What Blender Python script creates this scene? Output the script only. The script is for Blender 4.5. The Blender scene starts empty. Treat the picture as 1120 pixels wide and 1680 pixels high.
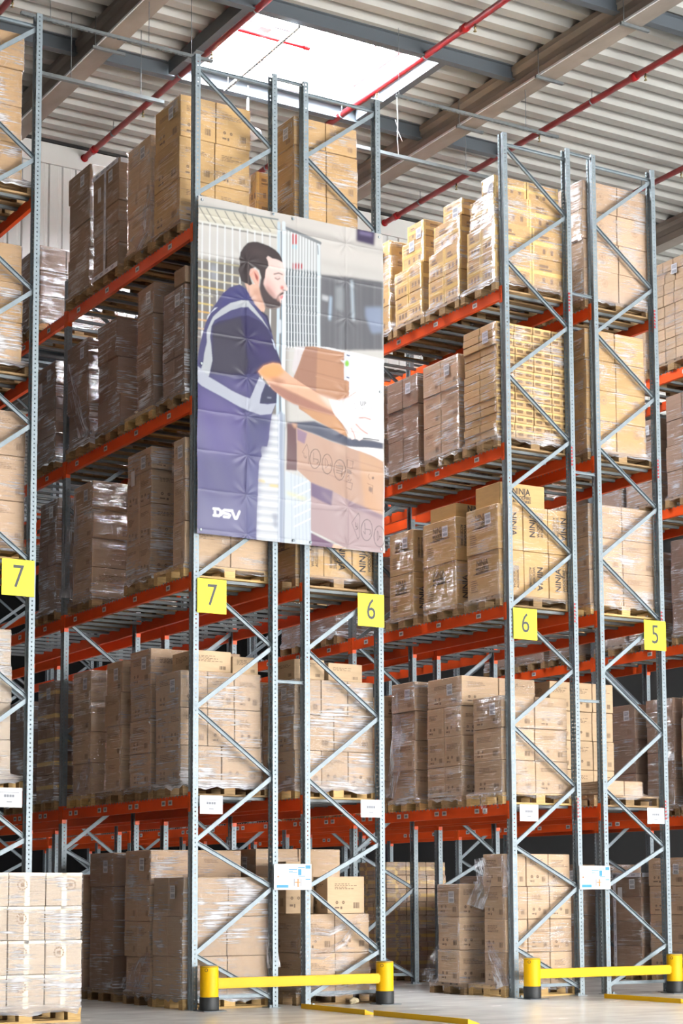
import bpy, bmesh, math, random
import numpy as np
from mathutils import Vector, Matrix, noise

SC = bpy.context.scene
COL = SC.collection

# ------------------------------------------------------------------ camera
cam_d = bpy.data.cameras.new('camera')
cam = bpy.data.objects.new('camera', cam_d)
COL.objects.link(cam)
_yaw, _pit, _rol = 0.5407, 0.1048, -0.0044
_fw = Vector((math.sin(_yaw) * math.cos(_pit), math.cos(_yaw) * math.cos(_pit), math.sin(_pit)))
_rt = Vector((math.cos(_yaw), -math.sin(_yaw), 0.0))
_up = _rt.cross(_fw)
_r = _rt * math.cos(_rol) + _up * math.sin(_rol)
_u = -_rt * math.sin(_rol) + _up * math.cos(_rol)
cam.matrix_world = Matrix(((_r.x, _u.x, -_fw.x, -9.3277), (_r.y, _u.y, -_fw.y, -18.8112),
                           (_r.z, _u.z, -_fw.z, 1.2607), (0, 0, 0, 1)))
cam_d.sensor_fit = 'HORIZONTAL'
cam_d.sensor_width = 36.0
cam_d.lens = 3037.9 * 36.0 / 1120.0
cam_d.shift_y = (1151.48 - 840.0) / 1120.0
cam_d.clip_end = 300
SC.camera = cam

# ------------------------------------------------------------------ world, light, exposure
W = bpy.data.worlds.new('hall_daylight')
SC.world = W
W.use_nodes = True
_bg = W.node_tree.nodes['Background']
_bg.inputs[0].default_value = (1.0, 0.995, 0.98, 1)
_bg.inputs[1].default_value = 15.0
LIGHT_PANEL_POWER = 4.2
SKYLIGHT_POWER = 62.0
sun_d = bpy.data.lights.new('bounce_sun', 'SUN')
sun_d.energy = 5.0
sun_d.angle = math.radians(1.0)
sun_d.color = (1.0, 0.97, 0.92)
sun = bpy.data.objects.new('bounce_sun', sun_d)
COL.objects.link(sun)
sun.rotation_euler = (math.radians(58), 0, math.radians(-8))     # added sun through the front opening, bounces off the floor onto the racks
SC.view_settings.view_transform = 'Standard'
SC.view_settings.look = 'None'
SC.view_settings.exposure = 0.70
SC.view_settings.gamma = 1.0
SC.view_settings.use_curve_mapping = False
SC.cycles.use_denoising = True
SC.cycles.max_bounces = 7
SC.cycles.diffuse_bounces = 2
SC.cycles.glossy_bounces = 3
SC.cycles.transmission_bounces = 2
SC.cycles.transparent_max_bounces = 12
SC.cycles.sample_clamp_indirect = 6.0
SC.cycles.use_adaptive_sampling = True
SC.cycles.adaptive_threshold = 0.02
SC.cycles.caustics_reflective = False
SC.cycles.caustics_refractive = False

# ------------------------------------------------------------------ helpers
def s2l(c):
    return tuple(((x / 255.0) / 12.92) if x / 255.0 <= 0.04045 else (((x / 255.0) + 0.055) / 1.055) ** 2.4 for x in c)

def mat(name, col, rough=0.6, metal=0.0, spec=0.5, vary=0.0, nscale=6.0, namt=0.0, stretch=(1, 1, 1), bump=0.0, emit=0.0, coord='Object'):
    m = bpy.data.materials.new(name)
    m.use_nodes = True
    nt = m.node_tree
    p = nt.nodes['Principled BSDF']
    p.inputs['Base Color'].default_value = (*col, 1)
    p.inputs['Roughness'].default_value = rough
    p.inputs['Metallic'].default_value = metal
    p.inputs['Specular IOR Level'].default_value = spec
    if emit:
        p.inputs['Emission Color'].default_value = (*col, 1)
        p.inputs['Emission Strength'].default_value = emit
    if vary or namt or bump:
        N = nt.nodes
        Lk = nt.links
        tc = N.new('ShaderNodeTexCoord')
        mp = N.new('ShaderNodeMapping')
        mp.inputs['Scale'].default_value = stretch
        Lk.new(tc.outputs[coord], mp.inputs[0])
        oi = N.new('ShaderNodeObjectInfo')
        ad = N.new('ShaderNodeVectorMath'); ad.operation = 'ADD'
        sc = N.new('ShaderNodeMath'); sc.operation = 'MULTIPLY'; sc.inputs[1].default_value = 37.0
        Lk.new(oi.outputs['Random'], sc.inputs[0])
        Lk.new(mp.outputs[0], ad.inputs[0]); Lk.new(sc.outputs[0], ad.inputs[1])
        nz = N.new('ShaderNodeTexNoise'); nz.inputs['Scale'].default_value = nscale; nz.inputs['Detail'].default_value = 4
        Lk.new(ad.outputs[0], nz.inputs['Vector'])
        mr = N.new('ShaderNodeMapRange'); mr.inputs[1].default_value = 0.3; mr.inputs[2].default_value = 0.7
        mr.inputs[3].default_value = 1 - namt; mr.inputs[4].default_value = 1 + namt
        Lk.new(nz.outputs[0], mr.inputs[0])
        mv = N.new('ShaderNodeMapRange'); mv.inputs[3].default_value = 1 - vary; mv.inputs[4].default_value = 1 + vary
        Lk.new(oi.outputs['Random'], mv.inputs[0])
        ml = N.new('ShaderNodeMath'); ml.operation = 'MULTIPLY'
        Lk.new(mr.outputs[0], ml.inputs[0]); Lk.new(mv.outputs[0], ml.inputs[1])
        vm = N.new('ShaderNodeVectorMath'); vm.operation = 'SCALE'; vm.inputs[0].default_value = col
        Lk.new(ml.outputs[0], vm.inputs['Scale'])
        Lk.new(vm.outputs[0], p.inputs['Base Color'])
        if bump:
            bp = N.new('ShaderNodeBump'); bp.inputs['Strength'].default_value = bump; bp.inputs['Distance'].default_value = 0.01
            Lk.new(nz.outputs[0], bp.inputs['Height']); Lk.new(bp.outputs[0], p.inputs['Normal'])
    return m

M = {}
M['carton'] = mat('kraft_cardboard', (0.53, 0.38, 0.24), 0.75, spec=0.25, vary=0.10, nscale=5, namt=0.06, stretch=(1, 1, 6))
M['carton_pale'] = mat('pale_cardboard', (0.64, 0.52, 0.38), 0.75, spec=0.25, vary=0.07, nscale=5, namt=0.05, stretch=(1, 1, 6))
M['carton_warm'] = mat('warm_cardboard', (0.53, 0.345, 0.15), 0.7, spec=0.3, vary=0.08, nscale=5, namt=0.06, stretch=(1, 1, 6))
M['carton_brown'] = mat('brown_cardboard', (0.33, 0.225, 0.15), 0.75, spec=0.25, vary=0.12, nscale=5, namt=0.08, stretch=(1, 1, 6))
M['ink'] = mat('black_print', (0.05, 0.042, 0.04), 0.7)
M['ink_soft'] = mat('brown_print', (0.27, 0.18, 0.11), 0.8)
M['ink_faint'] = mat('faint_print', (0.38, 0.26, 0.16), 0.8)
M['ink_band'] = mat('brown_band_print', (0.22, 0.13, 0.055), 0.8)
M['ink_mid'] = mat('dark_brown_print', (0.19, 0.13, 0.085), 0.8)
M['tape'] = mat('yellow_packing_tape', (0.72, 0.50, 0.17), 0.32, spec=0.6)
M['tape_pale'] = mat('cream_packing_tape', (0.90, 0.78, 0.55), 0.35, spec=0.6)
M['tape_white'] = mat('white_printed_tape', (0.75, 0.76, 0.82), 0.35)
M['tape_blue'] = mat('blue_tape_print', (0.012, 0.02, 0.13), 0.45)
M['paper'] = mat('white_paper', (0.66, 0.67, 0.69), 0.6)
M['paper_ink'] = mat('grey_label_print', (0.22, 0.23, 0.26), 0.7)
M['wood'] = mat('pallet_wood', (0.33, 0.215, 0.11), 0.8, spec=0.2, vary=0.28, nscale=7, namt=0.22, stretch=(1, 8, 8), bump=0.2)
M['wood_new'] = mat('fresh_pallet_wood', (0.58, 0.385, 0.165), 0.8, spec=0.2, vary=0.12, nscale=7, namt=0.15, stretch=(1, 8, 8), bump=0.2)
M['red'] = mat('orange_red_beam_paint', (0.92, 0.10, 0.014), 0.40, spec=0.45, vary=0.05, nscale=3, namt=0.10, stretch=(1, 0.6, 2))
M['red_clip'] = mat('orange_connector_paint', (0.85, 0.10, 0.012), 0.40)
M['pipe_red'] = mat('red_sprinkler_paint', (0.40, 0.006, 0.010), 0.35, spec=0.5)
M['brass'] = mat('brass', (0.35, 0.28, 0.14), 0.4, metal=0.8)
M['galv'] = mat('galvanised_steel', (0.225, 0.27, 0.295), 0.5, metal=0.3, nscale=14, namt=0.10, vary=0.04)
M['galv_dark'] = mat('dark_galvanised_steel', (0.17, 0.19, 0.20), 0.5, metal=0.3, nscale=10, namt=0.12)
M['steel_dark'] = mat('slate_painted_steel', (0.085, 0.10, 0.115), 0.5)
M['yellow'] = mat('safety_yellow', (0.82, 0.46, 0.0), 0.5, spec=0.3, nscale=4, namt=0.03)
M['rubber'] = mat('black_rubber', (0.022, 0.024, 0.026), 0.55, nscale=9, namt=0.3)
M['sign_yellow'] = mat('yellow_sign_plate', (0.80, 0.72, 0.01), 0.5)
M['sign_ink'] = mat('dark_grey_numeral', (0.035, 0.038, 0.042), 0.5)
M['sign_white'] = mat('white_sign_plate', (0.66, 0.67, 0.68), 0.5)
M['sign_blue'] = mat('light_blue_print', (0.02, 0.24, 0.52), 0.5)
M['sign_orange'] = mat('orange_print', (0.70, 0.18, 0.02), 0.5)
M['concrete_beam'] = mat('precast_concrete', (0.27, 0.235, 0.205), 0.85, nscale=2.2, namt=0.22, stretch=(1, 0.5, 2), bump=0.1)
M['deck'] = mat('cream_coated_deck', (0.36, 0.357, 0.332), 0.5, nscale=0.8, namt=0.05)
M['cladding'] = mat('white_cladding', (0.70, 0.70, 0.68), 0.5)
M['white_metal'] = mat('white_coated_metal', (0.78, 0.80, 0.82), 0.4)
M['black'] = mat('matt_black', (0.02, 0.02, 0.02), 0.6)
M['wall_dark'] = mat('shade_black_panel', (0.004, 0.004, 0.005), 0.9)  # near black: the shade deep behind the racks is put into the colour
M['wall_grey'] = mat('light_wall_panel', (0.16, 0.16, 0.165), 0.7)
M['lamp'] = mat('lamp_diffuser', (1.0, 0.97, 0.93), 0.5, emit=6.0)
M['added_light_panel'] = mat('glowing_fill_panel', (0.95, 0.975, 1.0), 0.5, emit=LIGHT_PANEL_POWER)
M['glint_panel'] = mat('glint_panel_glow', (0.92, 0.96, 1.0), 0.5, emit=16.0)
M['skylight'] = mat('sky_dome_glazing', (0.90, 0.95, 1.0), 0.5, emit=SKYLIGHT_POWER)

# floor: polished light concrete
def floor_mat():
    m = mat('polished_concrete', (0.44, 0.43, 0.40), 0.3)
    nt = m.node_tree; N = nt.nodes; Lk = nt.links; p = N['Principled BSDF']
    tc = N.new('ShaderNodeTexCoord')
    n1 = N.new('ShaderNodeTexNoise'); n1.inputs['Scale'].default_value = 0.9; n1.inputs['Detail'].default_value = 8; n1.inputs['Roughness'].default_value = 0.65
    mp = N.new('ShaderNodeMapping'); mp.inputs['Scale'].default_value = (0.7, 1.3, 1)
    Lk.new(tc.outputs['Object'], n1.inputs['Vector']); Lk.new(tc.outputs['Object'], mp.inputs[0])
    n2 = N.new('ShaderNodeTexNoise'); n2.inputs['Scale'].default_value = 2.4; n2.inputs['Detail'].default_value = 6
    Lk.new(mp.outputs[0], n2.inputs['Vector'])
    mx = N.new('ShaderNodeMix'); mx.data_type = 'RGBA'
    mx.inputs[6].default_value = (0.68, 0.67, 0.645, 1); mx.inputs[7].default_value = (0.82, 0.81, 0.785, 1)
    mr = N.new('ShaderNodeMapRange'); mr.inputs[1].default_value = 0.34; mr.inputs[2].default_value = 0.66
    ad = N.new('ShaderNodeMath'); ad.operation = 'ADD'
    h = N.new('ShaderNodeMath'); h.operation = 'MULTIPLY'; h.inputs[1].default_value = 0.5
    Lk.new(n1.outputs[0], ad.inputs[0]); Lk.new(n2.outputs[0], ad.inputs[1]); Lk.new(ad.outputs[0], h.inputs[0])
    Lk.new(h.outputs[0], mr.inputs[0]); Lk.new(mr.outputs[0], mx.inputs[0]); Lk.new(mx.outputs[2], p.inputs['Base Color'])
    r = N.new('ShaderNodeMapRange'); r.inputs[3].default_value = 0.12; r.inputs[4].default_value = 0.34
    Lk.new(n2.outputs[0], r.inputs[0]); Lk.new(r.outputs[0], p.inputs['Roughness'])
    return m
M['floor'] = floor_mat()

# perforated galvanised upright: real cut-outs through alpha
def upright_mat():
    m = mat('perforated_galvanised_steel', (0.225, 0.27, 0.295), 0.48, metal=0.3, nscale=14, namt=0.10, vary=0.03)
    nt = m.node_tree; N = nt.nodes; Lk = nt.links; p = N['Principled BSDF']
    tc = N.new('ShaderNodeTexCoord'); sp = N.new('ShaderNodeSeparateXYZ'); Lk.new(tc.outputs['Object'], sp.inputs[0])
    tn = N.new('ShaderNodeSeparateXYZ'); Lk.new(tc.outputs['Normal'], tn.inputs[0])
    def mth(op, a, b=None):
        n = N.new('ShaderNodeMath'); n.operation = op
        for i, v in enumerate((a, b)):
            if v is None: continue
            if isinstance(v, (int, float)): n.inputs[i].default_value = v
            else: Lk.new(v, n.inputs[i])
        return n.outputs[0]
    zf = mth('SUBTRACT', mth('FRACT', mth('MULTIPLY', sp.outputs[2], 20.0)), 0.5)   # 50 mm pitch
    zm = mth('MULTIPLY', zf, 0.05)
    # round holes on the flanks
    dx = mth('SUBTRACT', sp.outputs[0], 0.034)
    r1 = mth('SQRT', mth('ADD', mth('MULTIPLY', dx, dx), mth('MULTIPLY', zm, zm)))
    flank = mth('MULTIPLY', mth('LESS_THAN', r1, 0.0082), mth('GREATER_THAN', mth('ABSOLUTE', tn.outputs[1]), 0.6))
    # slots on the front web
    dy = mth('SUBTRACT', mth('ABSOLUTE', mth('SUBTRACT', sp.outputs[1], 0.0575)), 0.040)
    slot = mth('MULTIPLY', mth('LESS_THAN', mth('ABSOLUTE', dy), 0.0075), mth('LESS_THAN', mth('ABSOLUTE', zm), 0.013))
    web = mth('MULTIPLY', slot, mth('GREATER_THAN', mth('ABSOLUTE', tn.outputs[0]), 0.6))
    hole = mth('MAXIMUM', flank, web)
    Lk.new(mth('SUBTRACT', 1.0, hole), p.inputs['Alpha'])
    return m
M['upright'] = upright_mat()

def film_mat(name, lo, hi, tint, rot=0.25):
    m = bpy.data.materials.new(name); m.use_nodes = True
    nt = m.node_tree; N = nt.nodes; Lk = nt.links
    out = N['Material Output']; p = N['Principled BSDF']
    p.inputs['Base Color'].default_value = (0.86, 0.87, 0.92, 1); p.inputs['Roughness'].default_value = 0.24
    p.inputs['Specular IOR Level'].default_value = 0.7
    uv = N.new('ShaderNodeTexCoord'); oi = N.new('ShaderNodeObjectInfo')
    mul = N.new('ShaderNodeMath'); mul.operation = 'MULTIPLY'; mul.inputs[1].default_value = 53.0
    Lk.new(oi.outputs['Random'], mul.inputs[0])
    def noise_n(rotz, scale, sc, detail):
        mp = N.new('ShaderNodeMapping'); mp.vector_type = 'POINT'
        mp.inputs['Rotation'].default_value = (0, 0, rotz); mp.inputs['Scale'].default_value = scale
        Lk.new(uv.outputs['UV'], mp.inputs[0])
        ad = N.new('ShaderNodeVectorMath'); ad.operation = 'ADD'
        Lk.new(mp.outputs[0], ad.inputs[0]); Lk.new(mul.outputs[0], ad.inputs[1])
        n = N.new('ShaderNodeTexNoise'); n.inputs['Scale'].default_value = sc; n.inputs['Detail'].default_value = detail
        n.inputs['Roughness'].default_value = 0.6
        Lk.new(ad.outputs[0], n.inputs['Vector'])
        return n.outputs[0]
    a = noise_n(rot, (0.7, 21.0, 1), 2.4, 5)
    b = noise_n(-rot * 1.6, (0.9, 27.0, 1), 2.1, 4)
    c = noise_n(0.0, (1.0, 1.5, 1), 2.3, 3)
    mxm = N.new('ShaderNodeMath'); mxm.operation = 'MAXIMUM'; Lk.new(a, mxm.inputs[0]); Lk.new(b, mxm.inputs[1])
    ad = N.new('ShaderNodeMath'); ad.operation = 'MULTIPLY_ADD'; ad.inputs[1].default_value = 0.75; Lk.new(c, ad.inputs[0]); Lk.new(mxm.outputs[0], ad.inputs[2])
    mr = N.new('ShaderNodeMapRange'); mr.inputs[1].default_value = 0.93; mr.inputs[2].default_value = 1.10
    mr.inputs[3].default_value = lo; mr.inputs[4].default_value = hi
    Lk.new(ad.outputs[0], mr.inputs[0])
    gs = N.new('ShaderNodeSeparateXYZ'); Lk.new(uv.outputs['Generated'], gs.inputs[0])
    gr = N.new('ShaderNodeMapRange'); gr.inputs[1].default_value = 0.16; gr.inputs[2].default_value = 0.0; gr.inputs[3].default_value = 0.0; gr.inputs[4].default_value = hi * 0.75
    Lk.new(gs.outputs[2], gr.inputs[0])
    gm_ = N.new('ShaderNodeMath'); gm_.operation = 'MULTIPLY'; Lk.new(gr.outputs[0], gm_.inputs[0]); Lk.new(mxm.outputs[0], gm_.inputs[1])
    fa = N.new('ShaderNodeMath'); fa.operation = 'ADD'; fa.use_clamp = True; Lk.new(mr.outputs[0], fa.inputs[0]); Lk.new(gm_.outputs[0], fa.inputs[1])
    bp = N.new('ShaderNodeBump'); bp.inputs['Strength'].default_value = 1.0; bp.inputs['Distance'].default_value = 0.05
    Lk.new(mxm.outputs[0], bp.inputs['Height']); Lk.new(bp.outputs[0], p.inputs['Normal'])
    tr = N.new('ShaderNodeBsdfTransparent'); tr.inputs[0].default_value = (*tint, 1)  # violet tint puts the cool aisle shade into the film colour
    gl = N.new('ShaderNodeBsdfGlossy'); gl.inputs['Roughness'].default_value = 0.10; gl.inputs['Color'].default_value = (0.95, 0.95, 1, 1)
    Lk.new(bp.outputs[0], gl.inputs['Normal'])
    m1 = N.new('ShaderNodeMixShader'); Lk.new(fa.outputs[0], m1.inputs[0]); Lk.new(tr.outputs[0], m1.inputs[1]); Lk.new(p.outputs[0], m1.inputs[2])
    lw = N.new('ShaderNodeLayerWeight'); lw.inputs['Blend'].default_value = 0.42; Lk.new(bp.outputs[0], lw.inputs['Normal'])
    sr = N.new('ShaderNodeMapRange'); sr.inputs[1].default_value = 0.93; sr.inputs[2].default_value = 1.08; sr.inputs[3].default_value = 0.12; sr.inputs[4].default_value = 1.25
    Lk.new(ad.outputs[0], sr.inputs[0])
    gf = N.new('ShaderNodeMath'); gf.operation = 'MULTIPLY'; gf.use_clamp = True; fa2 = N.new('ShaderNodeMath'); fa2.operation = 'ADD'; fa2.inputs[1].default_value = 0.06; Lk.new(lw.outputs['Fresnel'], fa2.inputs[0]); Lk.new(fa2.outputs[0], gf.inputs[0]); Lk.new(sr.outputs[0], gf.inputs[1])
    gc = N.new('ShaderNodeCombineColor')
    for q in range(3): Lk.new(gf.outputs[0], gc.inputs[q])
    Lk.new(gc.outputs[0], gl.inputs['Color'])
    m2 = N.new('ShaderNodeAddShader'); Lk.new(m1.outputs[0], m2.inputs[0]); Lk.new(gl.outputs[0], m2.inputs[1])
    Lk.new(m2.outputs[0], out.inputs['Surface'])
    return m
M['film1'] = film_mat('thin_stretch_film', 0.0, 0.42, (0.97, 0.965, 0.985), 0.12)
M['film2'] = film_mat('stretch_film', 0.01, 0.68, (0.95, 0.94, 0.975), 0.22)
M['film3'] = film_mat('heavy_stretch_film', 0.05, 0.85, (0.90, 0.885, 0.94), 0.36)

M['film4'] = film_mat('milky_stretch_film', 0.12, 0.92, (0.96, 0.955, 0.975), 0.18)

def set_mats(me, ms):
    for m in (ms if isinstance(ms, (list, tuple)) else [ms]):
        me.materials.append(M[m] if isinstance(m, str) else m)

def pyd(name, verts, faces, ms, mi=None, smooth=False):
    me = bpy.data.meshes.new(name)
    me.from_pydata([tuple(v) for v in verts], [], faces)
    set_mats(me, ms)
    if mi is not None:
        me.polygons.foreach_set('material_index', mi)
    if smooth:
        me.polygons.foreach_set('use_smooth', [True] * len(me.polygons))
    me.update()
    return me

def bm_me(name, bm, ms, smooth=False):
    bmesh.ops.recalc_face_normals(bm, faces=bm.faces)
    me = bpy.data.meshes.new(name)
    bm.to_mesh(me); bm.free()
    set_mats(me, ms)
    if smooth:
        me.polygons.foreach_set('use_smooth', [True] * len(me.polygons))
    return me

def box_vf(x0, x1, y0, y1, z0, z1, base=0):
    v = [(x0, y0, z0), (x1, y0, z0), (x1, y1, z0), (x0, y1, z0), (x0, y0, z1), (x1, y0, z1), (x1, y1, z1), (x0, y1, z1)]
    f = [(0, 3, 2, 1), (4, 5, 6, 7), (0, 1, 5, 4), (1, 2, 6, 5), (2, 3, 7, 6), (3, 0, 4, 7)]
    return v, [tuple(i + base for i in q) for q in f]

def boxes_me(name, boxes, ms, mi=None):
    V, F, I = [], [], []
    for k, b in enumerate(boxes):
        v, f = box_vf(*b, base=len(V)); V += v; F += f
        I += [mi[k] if mi else 0] * 6
    return pyd(name, V, F, ms, I if mi else None)

def bevel_box_me(name, sx, sy, sz, bev, ms, seg=1):
    bm = bmesh.new()
    bmesh.ops.create_cube(bm, size=1.0)
    bmesh.ops.scale(bm, vec=(sx, sy, sz), verts=bm.verts)
    bmesh.ops.bevel(bm, geom=list(bm.edges), offset=bev, segments=seg, affect='EDGES')
    return bm_me(name, bm, ms)

def obj(name, me, parent=None, loc=(0, 0, 0), rot=None, scale=None):
    o = bpy.data.objects.new(name, me)
    COL.objects.link(o)
    if parent is not None: o.parent = parent
    o.location = loc
    if rot is not None: o.rotation_euler = rot
    if scale is not None: o.scale = scale
    return o

def tag(o, label=None, cat=None, group=None, kind=None):
    if label: o['label'] = label
    if cat: o['category'] = cat
    if group: o['group'] = group
    if kind: o['kind'] = kind
    return o

def thing(name, loc, label, cat, group=None):
    return tag(obj(name, None, None, loc), label, cat, group)

def lathe_me(name, prof, n, ms, smooth=True, mi=None):
    """profile of (r, z) turned about z"""
    V, F, I = [], [], []
    for r, z in prof:
        for k in range(n):
            a = 2 * math.pi * k / n
            V.append((r * math.cos(a), r * math.sin(a), z))
    for j in range(len(prof) - 1):
        for k in range(n):
            F.append((j * n + k, j * n + (k + 1) % n, (j + 1) * n + (k + 1) % n, (j + 1) * n + k))
            I.append(mi[j] if mi else 0)
    F.append(tuple(reversed(range(n)))); I.append(mi[0] if mi else 0)
    F.append(tuple((len(prof) - 1) * n + k for k in range(n))); I.append(mi[-1] if mi else 0)
    return pyd(name, V, F, ms, I, smooth)

def tube_me(name, pts, r, ms, n=8, closed=False):
    bm = bmesh.new(); rings = []
    P = [Vector(p) for p in pts]
    for i, p in enumerate(P):
        d = (P[min(i + 1, len(P) - 1)] - P[max(i - 1, 0)]).normalized()
        a = d.orthogonal().normalized() if abs(d.z) > 0.99 else d.cross(Vector((0, 0, 1))).normalized()
        b = d.cross(a)
        rings.append([bm.verts.new(p + (a * math.cos(t) + b * math.sin(t)) * r) for t in [2 * math.pi * k / n for k in range(n)]])
    for A, B in zip(rings, rings[1:]):
        for k in range(n): bm.faces.new((A[k], A[(k + 1) % n], B[(k + 1) % n], B[k]))
    bm.faces.new(rings[0]); bm.faces.new(list(reversed(rings[-1])))
    return bm_me(name, bm, ms, True)

_TXT = {}
def text_me(s, size, m, depth=0.001, xs=1.0):
    """flat lettering mesh, centred, in the local x-z plane, facing -y"""
    k = (s, size, m, xs)
    if k in _TXT: return _TXT[k]
    cu = bpy.data.curves.new('lettering', 'FONT'); cu.body = s; cu.size = size; cu.align_x = 'CENTER'; cu.align_y = 'CENTER'
    cu.extrude = depth; cu.offset = 0.022 * size if s in ('NINJA', 'WOODFIRE', 'ACCESSORIES') else 0.0; cu.resolution_u = 3
    o = bpy.data.objects.new('lettering', cu); COL.objects.link(o)
    dg = bpy.context.evaluated_depsgraph_get(); dg.update()
    me = bpy.data.meshes.new_from_object(o.evaluated_get(dg))
    bpy.data.objects.remove(o); bpy.data.curves.remove(cu)
    me.transform(Matrix.Diagonal((xs, 1, 1, 1)))
    me.transform(Matrix.Rotation(math.radians(90), 4, 'X'))
    me.materials.clear(); me.materials.append(M[m])
    _TXT[k] = me
    return me

# ================================================================== the hall
CZ = 13.40                       # underside of the roof deck
XMIN, XMAX, YMIN, YMAX = -16.0, 28.0, -26.0, 44.0
SKX0, SKX1, SKY0, SKY1 = 2.06, 5.00, 2.44, 4.58
APRON_Y = 8.22

fl = tag(obj('floor', pyd('floor', [(XMIN, YMIN, 0), (XMAX, YMIN, 0), (XMAX, YMAX, 0), (XMIN, YMAX, 0)], [(0, 1, 2, 3)], 'floor')), 'pale polished concrete hall floor', None, kind='structure')

def deck_me():
    P = 0.42
    prof = []
    y = YMIN
    while y < YMAX:
        prof += [(y, 0), (y + 0.17, 0), (y + 0.215, 0.135), (y + 0.375, 0.135)]
        y += P
    prof.append((y, 0))
    def zat(yy):
        for (a, b), (c, d) in zip(prof, prof[1:]):
            if a <= yy <= c: return b + (d - b) * (yy - a) / (c - a)
        return 0
    V, F = [], []
    def strip(pr, xa, xb):
        b = len(V)
        for yy, zz in pr: V.extend([(xa, yy, CZ + zz), (xb, yy, CZ + zz)])
        for i in range(len(pr) - 1): F.append((b + 2 * i, b + 2 * i + 2, b + 2 * i + 3, b + 2 * i + 1))
    strip(prof, XMIN, SKX0); strip(prof, SKX1, XMAX)
    strip([q for q in prof if q[0] < SKY0] + [(SKY0, zat(SKY0))], SKX0, SKX1)
    strip([(SKY1, zat(SKY1))] + [q for q in prof if q[0] > SKY1], SKX0, SKX1)
    # solid roof build-up above so no light leaks through
    return pyd('ceiling', V, F, 'deck')
ce = tag(obj('ceiling', deck_me()), 'cream trapezoidal steel roof deck', None, kind='structure')

# concrete girders running with the aisles
def girder_me(ln):
    # T-shaped section, (x, z) from the lower corner
    s = [(0, 0), (0.28, 0), (0.28, 0.13), (0.235, 0.17), (0.235, 0.27), (0.30, 0.32), (0.30, 0.40), (-0.02, 0.40), (-0.02, 0.32), (0.045, 0.27), (0.045, 0.17), (0, 0.13)]
    n = len(s)
    V = [(x, 0, z) for x, z in s] + [(x, ln, z) for x, z in s]
    F = [(i, (i + 1) % n, n + (i + 1) % n, n + i) for i in range(n)] + [tuple(reversed(range(n))), tuple(range(n, 2 * n))]
    return pyd('girder', V, F, 'concrete_beam')
gm = girder_me(YMAX - YMIN)
for i, gx in enumerate((-5.55, 0.46, 6.31, 12.42, 18.5)):
    g = tag(obj('roof_girder', gm, None, (gx, YMIN, CZ - 0.40)), 'grey precast concrete roof girder along the aisles', 'girder', 'concrete roof girders', 'structure')

for gx in (0.46, 6.31):  # thin white strip along the lower edge of two girders
    tag(obj('girder_edge_strip', boxes_me('girder_edge_strip', [(-0.022, -0.002, 0, YMAX - YMIN, 0.0, 0.03)], 'white_metal'), None, (gx, YMIN, CZ - 0.40)), 'thin white strip along the lower edge of the %s girder' % ('bannerless-side' if gx > 3 else 'skylight-side'), 'edge_strip', None, 'structure')

# dark steel purlins across, between the girders
gxs = [XMIN, -5.55, 0.46, 6.31, 12.42, 18.5, XMAX]
def purlin(py, spans):
    V, F = [], []
    for a, b in spans:
        for bb in ((a + 0.28, b, py - 0.06, py + 0.06, CZ - 0.22, CZ - 0.205), (a + 0.28, b, py - 0.06, py + 0.06, CZ - 0.012, CZ - 0.002), (a + 0.28, b, py - 0.008, py + 0.008, CZ - 0.205, CZ - 0.012)):
            v, f = box_vf(*bb, base=len(V)); V += v; F += f
    tag(obj('roof_purlin', pyd('roof_purlin', V, F, 'steel_dark')), 'dark steel roof purlin between the girders', 'purlin', 'roof purlins', 'structure')
for py in (-14.5, -9.7, -4.9, -0.12, 4.74, 9.5, 14.3, 19.1):
    for sp_ in zip(gxs, gxs[1:]):
        if py == 4.74 and sp_[0] > 6: continue
        purlin(py, [sp_])
purlin(4.70, [(6.31, 7.9)])
purlin(2.28, [(0.46, 6.31)])
for tx in (1.93, 5.13):
    tag(obj('skylight_trimmer', boxes_me('skylight_trimmer', [(tx - 0.06, tx + 0.06, 2.35, 4.66, CZ - 0.20, CZ - 0.003)], 'steel_dark')), 'dark steel trimmer beside the skylight opening', 'trimmer', 'skylight trimmers', 'structure')

# white corrugated smoke apron hanging under the deck
def apron_me():
    V, F = [], []
    x = XMIN; pr = []
    while x < XMAX:
        pr += [(x, 0), (x + 0.14, 0), (x + 0.16, 0.03), (x + 0.21, 0.03), (x + 0.23, 0)]
        x += 0.23
    for xx, d in pr: V.extend([(xx, APRON_Y + d, 10.6), (xx, APRON_Y + d, CZ - 0.02)])
    for i in range(len(pr) - 1): F.append((2 * i, 2 * i + 2, 2 * i + 3, 2 * i + 1))
    n = len(V)
    for k in range(n): V.append((V[k][0], V[k][1] + 0.06, V[k][2]))
    for i in range(len(pr) - 1): F.append((n + 2 * i, n + 2 * i + 1, n + 2 * i + 3, n + 2 * i + 2))
    return pyd('wall_apron', V, F, 'cladding')
ap = tag(obj('wall_apron', apron_me()), 'white corrugated sheet apron under the roof', None, kind='structure')
tag(obj('trim_1', boxes_me('trim_1', [(XMIN, XMAX, APRON_Y - 0.06, APRON_Y - 0.015, CZ - 0.05, CZ - 0.004)], 'black')), 'black flashing where apron meets the deck', None, kind='structure')
tag(obj('trim_2', boxes_me('trim_2', [(XMIN, XMAX, APRON_Y - 0.045, APRON_Y - 0.004, CZ - 0.40, CZ - 0.06)], 'cladding')), 'flat white strip along the apron head', None, kind='structure')
tag(obj('wall_left', boxes_me('wall_left', [(XMIN - 0.2, XMIN, YMIN, YMAX, 0, CZ + 0.3)], 'wall_grey')), 'light grey hall side wall', None, kind='structure')
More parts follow.
